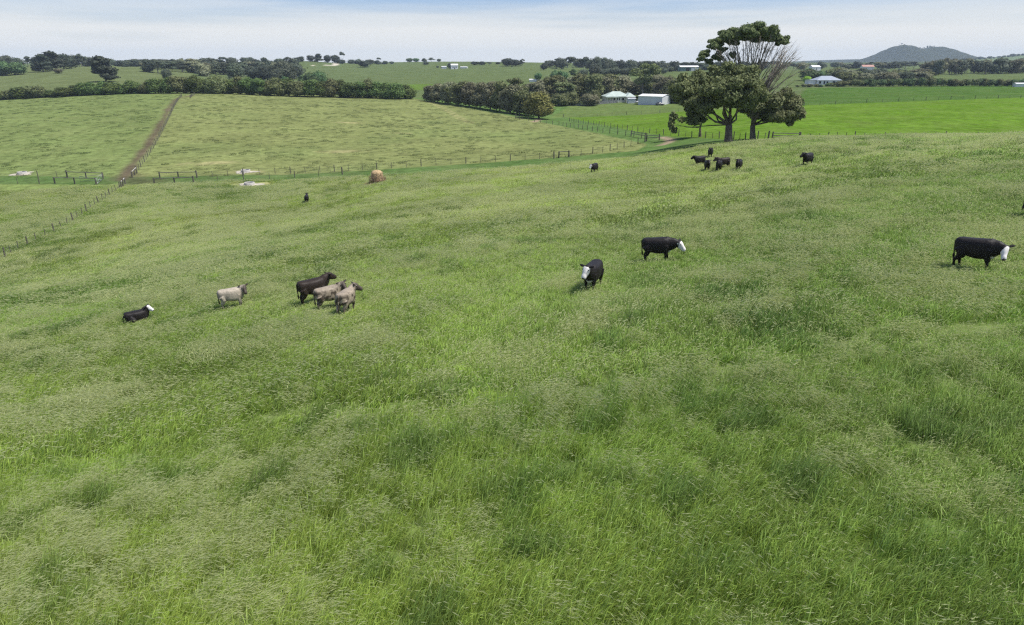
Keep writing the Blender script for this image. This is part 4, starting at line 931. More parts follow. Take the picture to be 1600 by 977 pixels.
def bale_feeder():
    c = hit(590, 286.5); rs = np.random.RandomState(3); o = empty('bale_feeder', c, 0.0); r = 1.35
    for z in (0.15, 0.62, 1.05):
        m = MB(); m.tube([(math.cos(a) * r, math.sin(a) * r, z) for a in np.linspace(0, 6.2832, 33)], 0.04, 6, False); m.build('ring', M['rust'], o, True)
    for k in range(16):
        a = k * 6.2832 / 16; m = MB(); m.tube([(math.cos(a) * r, math.sin(a) * r, 0), (math.cos(a + .08) * r * 1.01, math.sin(a + .08) * r * 1.01, 0.6), (math.cos(a) * r, math.sin(a) * r, 1.1)], 0.035, 5); m.build('upright', M['rust'], o)
    tag(o, 'rusty round bale feeder ring out in the pasture', 'feeder')
    # the bale standing inside
    n = 40; V = []; q = []; prof = [(0.55, 0.0), (0.86, 0.10), (0.93, 0.6), (0.93, 1.25), (0.88, 1.75), (0.66, 2.02), (0.3, 2.12), (0.02, 2.14)]
    for rr, z in prof:
        for k in range(n):
            a = k * 6.2832 / n; j = 1 + rs.normal(0, 0.035); V.append((math.cos(a) * rr * j, math.sin(a) * rr * j, z + rs.normal(0, 0.025)))
    for i in range(len(prof) - 1):
        for k in range(n): q.append((i * n + k, i * n + (k + 1) % n, (i + 1) * n + (k + 1) % n, (i + 1) * n + k))
    b = empty('hay_bale', c); obj_np('hay', V, q, None, M['hay'], b, True)
    # frayed straw sticking out and wasted round the foot
    V = []; Q = []
    for k in range(1500):
        a = rs.rand() * 6.283; h = rs.rand()
        if h < 0.5: rr = rs.uniform(0.9, 2.1); p = np.array((math.cos(a) * rr, math.sin(a) * rr, rs.uniform(0.0, 0.35 * (2.2 - rr)))); d = rs.normal(size=3) * (1, 1, 0.35)
        else: p = np.array((math.cos(a) * 0.9, math.sin(a) * 0.9, rs.uniform(0.1, 1.95))); d = np.array((math.cos(a), math.sin(a), 0)) + rs.normal(0, 0.8, 3)
        d = d / np.linalg.norm(d) * rs.uniform(0.12, 0.34); s = np.cross(d, (0.2, 0.1, 1)); s = s / (np.linalg.norm(s) + 1e-9) * 0.014; i = len(V)
        V += [p - s, p + s, p + d + s, p + d - s]; Q.append((i, i + 1, i + 2, i + 3))
    obj_np('loose_straw', V, Q, None, M['hay'], b); tag(b, 'pale tan round hay bale standing in the rusty feeder ring', 'hay bale')
bale_feeder()

# ------------------------------------------------------------------ buildings
def wall_box(m, x0, x1, y0, y1, z0, z1): m.box(((x0 + x1) / 2, (y0 + y1) / 2, (z0 + z1) / 2), (x1 - x0, y1 - y0, z1 - z0))
def hip_roof(L, D, z, h, over=0.5, ridge=None):
    m = MB(); a, b = L / 2 + over, D / 2 + over; r = (L - D) / 2 if ridge is None else ridge
    v = [(-a, -b, z), (a, -b, z), (a, b, z), (-a, b, z), (-r, 0, z + h), (r, 0, z + h), (-a, -b, z - 0.15), (a, -b, z - 0.15), (a, b, z - 0.15), (-a, b, z - 0.15)]
    m.add(v, [(0, 1, 5, 4), (2, 3, 4, 5), (0, 6, 7, 1), (1, 7, 8, 2), (2, 8, 9, 3), (3, 9, 6, 0), (6, 9, 8, 7)], [(1, 2, 5), (3, 0, 4)]); return m
def gable_roof(L, D, z, h, over=0.3):
    m = MB(); a, b = L / 2 + over, D / 2 + over
    v = [(-a, -b, z), (a, -b, z), (a, 0, z + h), (-a, 0, z + h), (a, b, z), (-a, b, z)]
    v += [(x, y, q - 0.12) for x, y, q in v]
    m.add(v, [(0, 1, 2, 3), (3, 2, 4, 5), (7, 6, 9, 8), (8, 9, 11, 10), (0, 6, 7, 1), (5, 4, 10, 11), (1, 7, 8, 2), (2, 8, 10, 4), (0, 3, 9, 6), (3, 5, 11, 9)]); return m
def window(o, x, y, z, w, h, rz=0.0, nm='window'):
    """pane with a frame round it, set on a wall at x,y,z (rz: the way the wall faces)"""
    f = MB(); c, s = math.cos(rz), math.sin(rz)
    def P(u, v): return (x + u * c, y + u * s, z + v)
    for u, v, du, dv in ((0, h / 2 + .04, w + .16, .08), (0, -h / 2 - .04, w + .16, .08), (-w / 2 - .04, 0, .08, h), (w / 2 + .04, 0, .08, h)): f.box(P(u, v), (du, .12, dv), rz)
    fo = f.build(nm, M['white'], o); g = MB(); g.box(P(0, 0), (w, .05, h), rz); g.build('pane', M['glass'], fo)
def house(name, px, Y, L, D, wh, rh, wallm, roofm, label, rz=0.0, kind='hip', wins=(), door=None, base=None, z0=0.0, cat='house'):
    p = hit(px, base) if base else spot(px, Y); o = empty(name, p, rz)
    m = MB(); wall_box(m, -L / 2, L / 2, -D / 2, D / 2, -1.5, wh)
    if kind == 'gable':
        for sx in (-1, 1):
            x = sx * (L / 2 - 0.02); m.add([(x, -D / 2, wh), (x, D / 2, wh), (x, 0, wh + rh - 0.1)], [], [(0, 1, 2)])
    m.build('wall', M[wallm], o)
    (hip_roof(L, D, wh + 0.02, rh) if kind == 'hip' else gable_roof(L, D, wh + 0.02, rh)).build('roof', M[roofm], o)
    for (x, z, w, h) in wins: window(o, x, -D / 2 - 0.02, z, w, h)
    if door is not None:
        d = MB(); d.box((door, -D / 2 - 0.03, 1.02), (0.95, 0.08, 2.05)); d.build('door', M['dark'], o)
    return tag(o, label, cat)
# farmhouse with its verandah
fh = house('farmhouse', 962, 362, 13.0, 9.0, 2.9, 2.4, 'cream', 'greenroof', 'cream farmhouse with a pale green hipped roof and verandah among trees', 0.12, wins=((0.2, 1.6, 1.6, 1.2), (2.6, 1.6, 1.4, 1.2)), door=-2.2)
m = MB(); wall_box(m, 3.9, 8.6, -6.6, -0.5, -1.5, 2.75); m.build('wing_wall', M['cream'], fh)
m = MB(); m.add([(3.5, -7.0, 2.78), (9.0, -7.0, 2.78), (9.0, 0.0, 2.78), (3.5, 0.0, 2.78), (6.25, -4.6, 4.7), (6.25, 0, 4.7)], [(0, 3, 5, 4), (1, 4, 5, 2)], [(0, 4, 1)]); m.build('wing_roof', M['greenroof'], fh)
window(fh, 7.2, -6.62, 1.6, 1.3, 1.1)
m = MB(); m.box((-3.6, -5.9, 2.62), (6.6, 2.7, 0.12)); m.build('verandah_roof', M['greenroof'], fh)
for x in (-6.6, -5.0, -3.4, -1.8, -0.5):
    m = MB(); m.box((x, -7.05, 1.0), (0.14, 0.14, 3.2)); m.build('verandah_post', M['white'], fh)
m = MB(); m.tube([(2.2, 0.6, 4.6), (2.2, 0.6, 5.9)], 0.16, 8); m.build('flue', M['galv'], fh)
# pale steel shed: ribbed walls, low gable roof, roller door
def shed(px, base, L, D, h, rh, rz, wallm, roofm, label, doors, name='steel_shed'):
    p = hit(px, base); o = empty(name, p, rz)
    m = MB(); wall_box(m, -L / 2, L / 2, -D / 2, D / 2, -1.5, h)
    for sx in (-1, 1): m.add([(sx * (L / 2 - .02), -D / 2, h), (sx * (L / 2 - .02), D / 2, h), (sx * (L / 2 - .02), 0, h + rh - .1)], [], [(0, 1, 2)])
    n = int(L / 0.6)
    for k in range(n + 1):
        for sy in (-1, 1): m.box((-L / 2 + 0.1 + (L - .2) * k / n, sy * (D / 2 + .02), h / 2 - .3), (0.06, 0.05, h))
    n = int(D / 0.6)
    for k in range(n + 1):
        for sx in (-1, 1): m.box((sx * (L / 2 + .02), -D / 2 + 0.1 + (D - .2) * k / n, h / 2 - .3), (0.05, 0.06, h))
    m.build('wall', M[wallm], o); gable_roof(L, D, h + .02, rh).build('roof', M[roofm], o)
    for (side, x, w, hh) in doors:
        d = MB()
        if side == 'front': d.box((x, -D / 2 - .06, hh / 2), (w, 0.06, hh))
        else: d.box((L / 2 + .06, x, hh / 2), (0.06, w, hh))
        d.build('door', M['dark'] if wallm == 'greenclad' else M['steel'], o)
    return tag(o, label, 'shed')
shed(1022, 163, 13.0, 10.0, 4.0, 0.9, -0.65, 'steel', 'whiteroof', 'pale grey steel shed with a low white gable roof beside the farmhouse', [('front', 2, 3.2, 3.0)])
shed(986, 161.5, 3.8, 2.6, 2.4, 0.25, 0.1, 'steel', 'steel', 'little corrugated iron shed between the farmhouse and the large shed', [], name='garden_shed')
fs = house('hay_shed', 1075, 640, 17.0, 9.0, 3.6, 1.2, 'greenclad', 'whiteroof', 'dark green open-fronted shed with a pale roof on the rise', 0.0, 'gable', cat='shed')
for x in (-1.5, 3.2, 6.6):
    m = MB(); m.box((x, -4.56, 1.5), (3.0, 0.08, 2.8)); m.build('bay_panel', M['dark'] if x < 0 else M['whiteroof'], fs)  # the dark panel paints in the shade of an open bay
rh_ = house('hip_roofed_house', 1289, 436, 15.5, 9.0, 2.7, 2.5, 'white', 'blueroof', 'white house with a blue-grey hipped roof above the far green paddock', 0.05,
            wins=((-5.8, 1.4, 1.3, 1.5), (-3.0, 1.3, 1.0, 1.7), (3.2, 1.4, 1.6, 1.5), (6.2, 1.4, 1.2, 1.5)), door=-1.0)
m = MB(); wall_box(m, -12.5, -7.9, -3.4, 2.0, -1.5, 2.6); m.build('garage_wall', M['white'], rh_)
m = MB(); m.box((-10.3, -0.7, 2.72), (5.2, 6.0, 0.18)); m.build('garage_roof', M['blueroof'], rh_)
house('white_cottage', 710, 812, 8.0, 6.0, 4.2, 1.6, 'white', 'whiteroof', 'small white cottage alone on the far green slope', 0.2, 'gable', wins=((-1.8, 2, 1.2, 1.2), (1.8, 2, 1.2, 1.2)), door=0)
house('low_shed', 694, 830, 6.0, 4.0, 2.2, 0.6, 'white', 'whiteroof', 'low white shed beside the far white cottage', 0.1, 'gable', cat='shed')
house('long_shed', 725, 825, 8.0, 4.0, 1.6, 0.5, 'white', 'whiteroof', 'long low pale shed right of the far white cottage', -0.1, 'gable', cat='shed')
house('red_roofed_hut', 467, 446, 4.6, 3.4, 2.4, 1.5, 'cream', 'redroof', 'small hut with a faded red roof behind the long windbreak', 0.2, 'gable', cat='hut', wins=((0.6, 1.4, 0.9, 0.9),))
house('ridge_house', 430, 790, 16.0, 8.0, 5.0, 2.0, 'cream', 'whiteroof', 'pale-roofed house showing above the wooded band', 0.1, 'gable', wins=((-4, 3, 1.5, 1.5), (4, 3, 1.5, 1.5)))
house('white_barn', 1272, 760, 10.0, 7.0, 4.6, 1.8, 'white', 'whiteroof', 'white farm building beyond the rounded green trees', 0.2, 'gable', cat='barn', wins=((0, 2.5, 1.5, 1.2),))
house('red_roofed_barn', 1353, 700, 11.0, 7.0, 6.6, 1.8, 'white', 'redroof', 'pale building with a faded red roof in the grove beyond the hip-roofed house', -0.1, 'gable', cat='barn', wins=((-2, 4, 1.5, 1.2),))
house('plain_house', 1480, 880, 13.0, 7.0, 5.6, 2.0, 'white', 'whiteroof', 'pale house among the dark trees below the blue hill', 0.1, 'gable', wins=((-3, 3, 1.5, 1.5), (3, 3, 1.5, 1.5)))
house('field_shelter', 834, 545, 7.0, 3.0, 1.6, 0.5, 'white', 'whiteroof', 'low white shelter by the dark round tree on the green slope', 0.0, 'gable', cat='shelter')
house('pump_house', 1596, 405, 9.0, 3.0, 1.7, 0.5, 'white', 'whiteroof', 'low white shed at the end of the low windbreak', 0.0, 'gable', cat='shed')
# paling fence round the farm yard
def paling(pts, label):
    P = [on_ground(p) for p in pts]; o = empty('paling_fence', P[0]); b = P[0]; m = MB(); rs = random.Random(5)
    for p in walk(P, 2.4):
        g = on_ground(p); k = MB(); k.box((g.x - b.x, g.y - b.y + 0.1, g.z - b.z + 0.6), (0.14, 0.14, 1.9)); k.build('post', M['greytimber'], o)
    for p in walk(P, 0.24):
        g = on_ground(p); h = 1.55 * rs.uniform(0.85, 1.05); m.box((g.x - b.x, g.y - b.y, g.z - b.z + h / 2 - .1), (0.15, 0.03, h), rs.uniform(-.05, .05))
    q = m.build('palings', M['greytimber'], o); q['kind'] = 'stuff'
    for h in (0.4, 1.2):
        r = MB(); r.tube([p - b + Vector((0, .05, h)) for p in P], 0.05, 4); r.build('rail', M['greytimber'], o)
    return tag(o, label, 'fence')
paling([hit(x, y) for x, y in ((864,157),(878,160),(895,164),(900,165.5),(930,164),(965,161))], 'grey weathered paling fence round the farm yard')
railfence([hit(x, y) for x, y in ((872,159),(890,160.5),(910,161),(930,160),(950,159))], 'grey timber stockyard rails behind the paling fence', rm='greytimber', h=1.5, rails=(0.5, 0.95, 1.4), name='stockyard_rails')

# ------------------------------------------------------------------ parked cars
def car(px, base, paint, label, rz, name='parked_car', tray=False):
    p = hit(px, base); o = empty(name, p, rz)
    prof = [(-2.1, .45, .75), (-2.05, .40, .95), (-1.2, .38, 1.0), (-.9, .38, 1.02), (.9, .38, 1.0), (1.3, .38, .92), (2.0, .42, .82), (2.12, .48, .62)]
    def loft(sec, w, nm, mt):
        m = MB(); v = []; q = []
        for x, z0, z1 in sec:
            for y, z in ((-w, z0), (-w * 1.0, (z0 + z1) / 2 + .05), (-w * .9, z1), (w * .9, z1), (w, (z0 + z1) / 2 + .05), (w, z0)): v.append((x, y, z))
        for i in range(len(sec) - 1):
            for k in range(6): q.append((i * 6 + k, (i + 1) * 6 + k, (i + 1) * 6 + (k + 1) % 6, i * 6 + (k + 1) % 6))
        q += [(0, 1, 4, 5), (1, 2, 3, 4)]; e = (len(sec) - 1) * 6; q += [(e + 5, e + 4, e + 1, e), (e + 4, e + 3, e + 2, e + 1)]
        m.add(v, q); return m.build(nm, M[mt], o, True)
    body = loft(prof, .86, 'body', paint)
    loft([(-1.75, .98, 1.02), (-1.25, .98, 1.45), (.2, .98, 1.5), (.95, .98, 1.02)], .76, 'cabin_glass', 'glass')
    m = MB(); m.box((-.5, 0, 1.515), (1.35, 1.3, .07)); m.build('roof', M[paint], o)
    for x in (-1.3, 1.3):
        for y in (-.8, .8):
            m = MB(); m.tube([(x, y - .1, .33), (x, y + .1, .33)], .33, 14); w = m.build('wheel', M['rubber'], o)
            k = MB(); s = 1 if y > 0 else -1; k.tube([(x, y + s * .085, .33), (x, y + s * .115, .33)], .19, 10); k.build('rim', M['galv'], w)
    for y in (-.6, .6):
        m = MB(); m.box((2.09, y, .68), (.08, .3, .14)); m.build('headlight', M['white'], o)
    return tag(o, label, 'car')
car(999, 161.5, 'carwhite', 'white car parked against the left wall of the pale steel shed', 0.3)
car(1031, 165, 'cardark', 'dark car parked in front of the pale steel shed', 0.1)
car(1066, 161, 'carwhite', 'white car parked under the trees right of the pale steel shed', 0.2)
# power pole by the hip-roofed house
pp = empty('power_pole', spot(1325, 440)); m = MB(); m.tube([(0, 0, -1), (0, 0, 8.2)], [.16, .11], 8); m.build('pole', M['post'], pp)
m = MB(); m.box((0, 0, 7.6), (2.4, .14, .16)); m.build('crossarm', M['post'], pp)
for x in (-1.05, -.4, .4, 1.05):
    m = MB(); m.tube([(x, 0, 7.68), (x, 0, 7.92)], .06, 6); m.build('insulator', M['white'], pp)
tag(pp, 'wooden power pole with a crossarm right of the hip-roofed house', 'power pole')

# ------------------------------------------------------------------ cattle
def coat_mat():
    m = bpy.data.materials.new('cattle_coat'); m.use_nodes = True; nt = m.node_tree; N = nt.nodes; L = nt.links
    b = N['Principled BSDF']; b.inputs['Roughness'].default_value = 0.55; b.inputs['Specular IOR Level'].default_value = 0.2
    at = N.new('ShaderNodeAttribute'); at.attribute_name = 'coat'
    t = N.new('ShaderNodeTexCoord'); n = N.new('ShaderNodeTexNoise'); n.inputs['Scale'].default_value = 14; n.inputs['Detail'].default_value = 6
    r = N.new('ShaderNodeMapRange'); r.inputs[1].default_value = .3; r.inputs[2].default_value = .7; r.inputs[3].default_value = .78; r.inputs[4].default_value = 1.2
    x = N.new('ShaderNodeMix'); x.data_type = 'RGBA'; x.blend_type = 'MULTIPLY'; x.inputs[0].default_value = 1
    L.new(t.outputs['Object'], n.inputs['Vector']); L.new(n.outputs['Fac'], r.inputs[0]); L.new(at.outputs['Color'], x.inputs[6]); L.new(r.outputs[0], x.inputs[7]); L.new(x.outputs[2], b.inputs['Base Color'])
    bp = N.new('ShaderNodeBump'); bp.inputs['Strength'].default_value = 0.25; bp.inputs['Distance'].default_value = .02; L.new(n.outputs['Fac'], bp.inputs['Height']); L.new(bp.outputs[0], b.inputs['Normal'])
    return m
COAT = coat_mat(); EYE = mat('eye', (0.01, 0.008, 0.006), 0.15, 0.5); TAGM = mat('ear_tag', (0.85, 0.8, 0.7), 0.5)
def loft_sec(secs, n=14, pw=2.3):
    """closed surface through elliptical sections: (centre, side axis, up axis, half width, half height)"""
    V = []; Q = []; T = []
    for c, s, u, hw, hh in secs:
        for k in range(n):
            a = 6.28318 * k / n; ca, sa = math.cos(a), math.sin(a)
            e = 2.0 / pw; x = math.copysign(abs(ca) ** e, ca) * hw; y = math.copysign(abs(sa) ** e, sa) * hh
            V.append(c + s * x + u * y)
    m = len(secs)
    for i in range(m - 1):
        for k in range(n): Q.append((i * n + k, i * n + (k + 1) % n, (i + 1) * n + (k + 1) % n, (i + 1) * n + k))
    V.append(secs[0][0]); V.append(secs[-1][0])
    for k in range(n): T.append((m * n, (k + 1) % n, k)); T.append((m * n + 1, (m - 1) * n + k, (m - 1) * n + (k + 1) % n))
    return V, Q, T
HS = 1.2
def cow_mesh(name, coat, yaw=0.0, pitch=-0.35, neck=(1.05, 1.42), bend=0.0, lying=False, seed=1, stride=0.0, tail_side=0.0):
    """one continuous body: +X is forward. yaw/pitch turn the head; neck = poll position (forward, height)"""
    rs = np.random.RandomState(seed); mb = MB(); X, Yv, Z = Vector((1, 0, 0)), Vector((0, 1, 0)), Vector((0, 0, 1)); parts = []
    dz = -0.50 if lying else 0.0
    def addl(kind, secs, n=14, pw=2.3):
        v, q, t = loft_sec(secs, n, pw); mb.add(v, q, t); parts.append((kind, [Vector(s[0]) for s in secs], [max(s[3], s[4]) for s in secs]))
    trunk = [(-.80, 1.03, .08, .12), (-.775, 1.02, .19, .22), (-.70, .99, .255, .29), (-.55, .965, .285, .325), (-.32, .93, .295, .352), (-.08, .905, .325, .38), (.18, .90, .325, .39), (.40, .915, .29, .385), (.54, .92, .25, .35), (.65, .92, .20, .28), (.73, .92, .10, .16)]
    if lying: trunk = [(x, z + (0.02 if x < 0 else 0.0), w * 1.12, h * .95) for x, z, w, h in trunk]
    addl('body', [(Vector((x, 0, z + dz)), Yv, Z, w, h) for x, z, w, h in trunk], 20, 2.9)
    addl('body', [(Vector((.36, 0, 1.16 + dz)), Yv, Z, .05, .06), (Vector((.46, 0, 1.19 + dz)), Yv, Z, .12, .11), (Vector((.58, 0, 1.15 + dz)), Yv, Z, .10, .10)], 10, 2)   # withers
    addl('body', [(Vector((-.74, 0, 1.17 + dz)), Yv, Z, .14, .08), (Vector((-.60, 0, 1.205 + dz)), Yv, Z, .24, .085), (Vector((-.42, 0, 1.20 + dz)), Yv, Z, .16, .07)], 10, 2)  # hips
    hx, hz = neck; poll = Vector((hx * math.cos(bend), hx * math.sin(bend), hz + dz)); c0 = Vector((.50, 0, .98 + dz)); mid = c0.lerp(poll, .5) + Vector((0, 0, .01))
    nd = (poll - c0).normalized(); ns = nd.cross(Z).normalized() * -1; nu = ns.cross(nd) * -1
    if nu.z < 0 and abs(nu.z) > .2: nu = -nu
    addl('neck', [(c0, ns, nu, .235, .36), (c0.lerp(poll, .35) - Vector((0, 0, .03)), ns, nu, .20, .315), (c0.lerp(poll, .68) - Vector((0, 0, .02)), ns, nu, .165, .265), (poll, ns, nu, .11, .14), (poll + nd * .05, ns, nu, .06, .07)], 14, 2)
    addl('neck', [(Vector((.48, 0, .62 + dz)), Yv, Z, .08, .08), (Vector((.62, 0, .66 + dz)), Yv, Z, .12, .13), (Vector((.74, 0, .78 + dz)), Yv, Z, .07, .12)], 10, 2)     # brisket
    a = yaw + bend; hd = Vector((math.cos(a) * math.cos(pitch), math.sin(a) * math.cos(pitch), math.sin(pitch))); hs = Vector((-math.sin(a), math.cos(a), 0)); hu = hd.cross(hs)
    if hu.z < 0: hu = -hu
    P = poll - hd * .02; hs0, hd0, hu0 = hs, hd, hu; hs, hd, hu = hs * HS, hd * HS, hu * HS
    addl('head', [(P - hd * .05, hs, hu, .07, .08), (P, hs, hu, .115, .125), (P + hd * .10 - hu * .015, hs, hu, .132, .15), (P + hd * .20 - hu * .03, hs, hu, .108, .14), (P + hd * .30 - hu * .045, hs, hu, .082, .11), (P + hd * .385 - hu * .05, hs, hu, .088, .092), (P + hd * .43 - hu * .05, hs, hu, .07, .068)], 14, 2.3)
    addl('muzzle', [(P + hd * .39 - hu * .05, hs, hu, .086, .086), (P + hd * .44 - hu * .052, hs, hu, .07, .065), (P + hd * .455 - hu * .052, hs, hu, .03, .03)], 12, 2.3)
    for s in (-1, 1):
        e0 = P + hs * s * .09 + hu * .05 + hd * .01; ed = (hs * s * .96 + hu * (.10 + rs.uniform(-.1, .15)) - hd * .15).normalized(); eu = ed.cross(hd).normalized()
        addl('ear', [(e0, hd, eu, .035, .03), (e0 + ed * .09, hd, eu, .06, .03), (e0 + ed * .18, hd, eu, .058, .026), (e0 + ed * .25, hd, eu, .022, .02)], 8, 2)
    hs, hd, hu = hs0, hd0, hu0
    def leg(pts, rad, kind='leg'):
        secs = []
        for i, p in enumerate(pts):
            d = (Vector(pts[min(i + 1, len(pts) - 1)]) - Vector(pts[max(i - 1, 0)])).normalized(); u = Vector((0, 1, 0)); f = d.cross(u).normalized()
            secs.append((Vector(p), u, f, rad[i] * .86, rad[i] * 1.06))
        addl(kind, secs, 10, 2)
    for s in (-1, 1):
        st = stride * s
        if not lying:
            leg([(.46, .15 * s, .92), (.43, .175 * s, .66), (.46 + st * .5, .165 * s, .40), (.455 + st, .16 * s, .34), (.45 + st * 1.2, .16 * s, .12), (.49 + st * 1.25, .16 * s, .04), (.50 + st * 1.25, .16 * s, .0)], [.17, .115, .064, .058, .046, .06, .062])
            leg([(-.58, .15 * s, .92), (-.50, .19 * s, .68), (-.60 - st * .4, .175 * s, .50), (-.70 - st * .9, .165 * s, .42), (-.685 - st, .165 * s, .22), (-.675 - st, .165 * s, .11), (-.63 - st, .165 * s, .03), (-.625 - st, .165 * s, .0)], [.23, .165, .105, .068, .05, .05, .06, .062])
        else:
            leg([(.46, .16 * s, .40), (.40, .24 * s, .20), (.66, .24 * s, .09), (.48, .20 * s, .06), (.36, .18 * s, .05)], [.17, .12, .075, .055, .05])
            leg([(-.50, .18 * s, .45), (-.28, .34 * s, .26), (-.40, .38 * s, .12), (-.58, .36 * s, .08), (-.30, .38 * s, .06), (-.16, .38 * s, .05)], [.24, .18, .10, .065, .05, .05])
    ty = tail_side
    tp = [(-.76, 0, 1.19), (-.835, .01 + ty * .3, 1.12), (-.85, .02 + ty * .6, .88), (-.845, .02 + ty, .66), (-.845, .02 + ty, .54), (-.845, .02 + ty, .40)] if not lying else [(-.80, 0, .60), (-.90, .02, .45), (-.93, .05, .2), (-.95, .1, .08), (-1.0, .2, .05)]
    leg(tp, [.06, .045, .034, .03, .055, .02] if not lying else [.05, .04, .03, .03, .02], 'tail')
    SX = 0.87
    def sx(v): return Vector((v[0] * SX, v[1], v[2]))
    parts = [(k_, [sx(q_) for q_ in p_], r_) for k_, p_, r_ in parts]; P = sx(P)
    me0 = mesh_np(name + '_raw', [tuple(sx(v)) for v in mb.v], mb.q, mb.t); tmp = bpy.data.objects.new('tmp', me0); COL.objects.link(tmp)
    r = tmp.modifiers.new('r', 'REMESH'); r.mode = 'VOXEL'; r.voxel_size = 0.021
    sm = tmp.modifiers.new('s', 'SMOOTH'); sm.factor = 0.5; sm.iterations = 5
    dg = bpy.context.evaluated_depsgraph_get(); me = bpy.data.meshes.new_from_object(tmp.evaluated_get(dg)); bpy.data.objects.remove(tmp); bpy.data.meshes.remove(me0)
    me.name = name; me.materials.clear(); me.materials.append(COAT); me.polygons.foreach_set('use_smooth', np.ones(len(me.polygons), bool))
    co = np.empty(len(me.vertices) * 3, np.float32); me.vertices.foreach_get('co', co); co = co.reshape(-1, 3)
    best = np.full(len(co), 9.0); kind = np.zeros(len(co), int); names = ['body', 'neck', 'head', 'muzzle', 'ear', 'leg', 'tail']
    for kd, pts, rad in parts:
        for i in range(len(pts) - 1):
            a0, b0 = np.array(pts[i]), np.array(pts[i + 1]); dv = b0 - a0; t = np.clip(((co - a0) @ dv) / (dv @ dv + 1e-9), 0, 1)
            d = np.linalg.norm(co - a0 - t[:, None] * dv, axis=1) - (rad[i] * (1 - t) + rad[i + 1] * t) * (0.92 if kd in ('body', 'neck') else 1.0)
            k = d < best; best[k] = d[k]; kind[k] = names.index(kd)
    nz = fbm(co[:, 0] + co[:, 1] * .7, co[:, 2] + co[:, 1] * .5, .16, 3, seed)
    C = np.zeros((len(co), 3)); K = {n: kind == i for i, n in enumerate(names)}
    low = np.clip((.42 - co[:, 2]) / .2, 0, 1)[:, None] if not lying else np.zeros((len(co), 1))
    blk = np.array((.014, .0115, .0105)); wht = np.array((.68, .65, .60))
    if coat in ('baldy', 'black', 'brown'):
        base = np.array((.026, .018, .013)) if coat == 'brown' else blk
        C[:] = base * (0.85 + .4 * nz)[:, None]
        if coat == 'baldy':
            hl = (co - np.array(P)) @ np.array(hd); w = K['head'] & (hl > 0.0); C[w] = wht; C[K['muzzle']] = (.30, .22, .20)
            nose = K['muzzle'] & (hl > .415); C[nose] = (.05, .04, .04)
            bel = (~K['leg']) & (co[:, 2] < .56) & (np.abs(co[:, 1]) < .10) & (co[:, 0] < .0) & (co[:, 0] > -.4) & (not lying); C[bel] = C[bel] * .4 + wht * .5
            br = (K['neck'] | K['body']) & (co[:, 0] > .50) & (co[:, 2] < .66) & (not lying); C[br] = wht * .8
    else:    # roan: pale flecked flanks, darker head, neck and shins
        pale = np.array((.40, .345, .265)) if coat == 'pale' else np.array((.28, .232, .170)); dk = np.array((.052, .041, .031))
        sp = np.clip((co[:, 2] - 1.08) / .15, 0, 1)[:, None]
        f = np.clip((nz - .44) * 5.0, 0, 1)[:, None] * (.35 if coat == 'pale' else .95) * (1 - .7 * sp)
        C[:] = pale * (1 - f) + dk * f
        nk = np.clip((co[:, 0] - .45) / .35, 0, 1)[:, None] * (.55 if coat == 'pale' else .7); C = C * (1 - nk) + (dk * 1.35) * nk
        C[K['head']] = (dk * 1.25) * (.7 + .6 * nz[K['head']])[:, None]; C[K['ear']] = (.03, .022, .018); C[K['muzzle']] = (.05, .04, .035)
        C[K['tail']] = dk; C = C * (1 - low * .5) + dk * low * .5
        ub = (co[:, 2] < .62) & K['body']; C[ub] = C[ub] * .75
    me.color_attributes.new('coat', 'FLOAT_COLOR', 'POINT').data.foreach_set('color', np.c_[C, np.ones(len(C))].astype(np.float32).ravel())
    eyes = [P + (hd * .13 + hs * s * .118 + hu * .045) * HS for s in (-1, 1)]
    et = P - hs * .19 + hu * .03 - hd * .01
    return me, eyes, et
def ball(r, material, nm):
    bm = bmesh.new(); bmesh.ops.create_icosphere(bm, subdivisions=2, radius=r); me = bpy.data.meshes.new(nm); bm.to_mesh(me); bm.free(); me.materials.append(material); return me
EYEM = ball(.026, EYE, 'eye'); _m = MB(); _m.box((0, 0, -.03), (.055, .012, .075)); TAGME = _m.mesh('ear_tag', TAGM)
def cow(mesh, px, py, heading, scale, label, group=None, eartag=False, sink=0.0, p=None):
    me, eyes, et = mesh; p = hit(px, py) if p is None else p
    o = link(bpy.data.objects.new('cow', me)); o.location = (p.x, p.y, p.z - sink); o.rotation_euler = (0, 0, R(heading)); o.scale = (scale,) * 3
    e = .5; gx = (gz(p.x + e, p.y) - gz(p.x - e, p.y)); gy = (gz(p.x, p.y + e) - gz(p.x, p.y - e)); h = R(heading) - math.atan2(p.x, p.y)      # heading is told against the line of sight
    o.rotation_euler = (0, -(gx * math.cos(h) + gy * math.sin(h)) * .6, h)
    for q in eyes:
        y = link(bpy.data.objects.new('eye', EYEM), o); y.location = q
    if eartag:
        t = link(bpy.data.objects.new('ear_tag', TAGME), o); t.location = et
    return tag(o, label, 'cow', group)
cow(cow_mesh('cow_lying', 'baldy', yaw=-.6, pitch=-.4, neck=(.80, 1.38), lying=True, seed=2), 216, 503, 4, 0.88, 'black cow with a white face lying down in the grass', sink=0.0)
cow(cow_mesh('cow_pale', 'pale', yaw=-1.3, pitch=-.6, neck=(.86, 1.27), seed=3, stride=.03), 367, 483, -6, 0.98, 'pale grey-beige cow standing alone with its head turned, dark ears')
cow(cow_mesh('cow_dark', 'brown', yaw=.25, pitch=-.3, neck=(.96, 1.30), seed=4), 493, 475, 14, 1.12, 'dark brown-black cow at the back of the huddle of three', 'cows huddled together')
cow(cow_mesh('cow_roan', 'roan', yaw=-1.35, pitch=-.45, neck=(.90, 1.27), seed=5, stride=-.04), 517, 484, 16, 1.0, 'flecked pale roan cow in the middle of the huddle of three', 'cows huddled together')
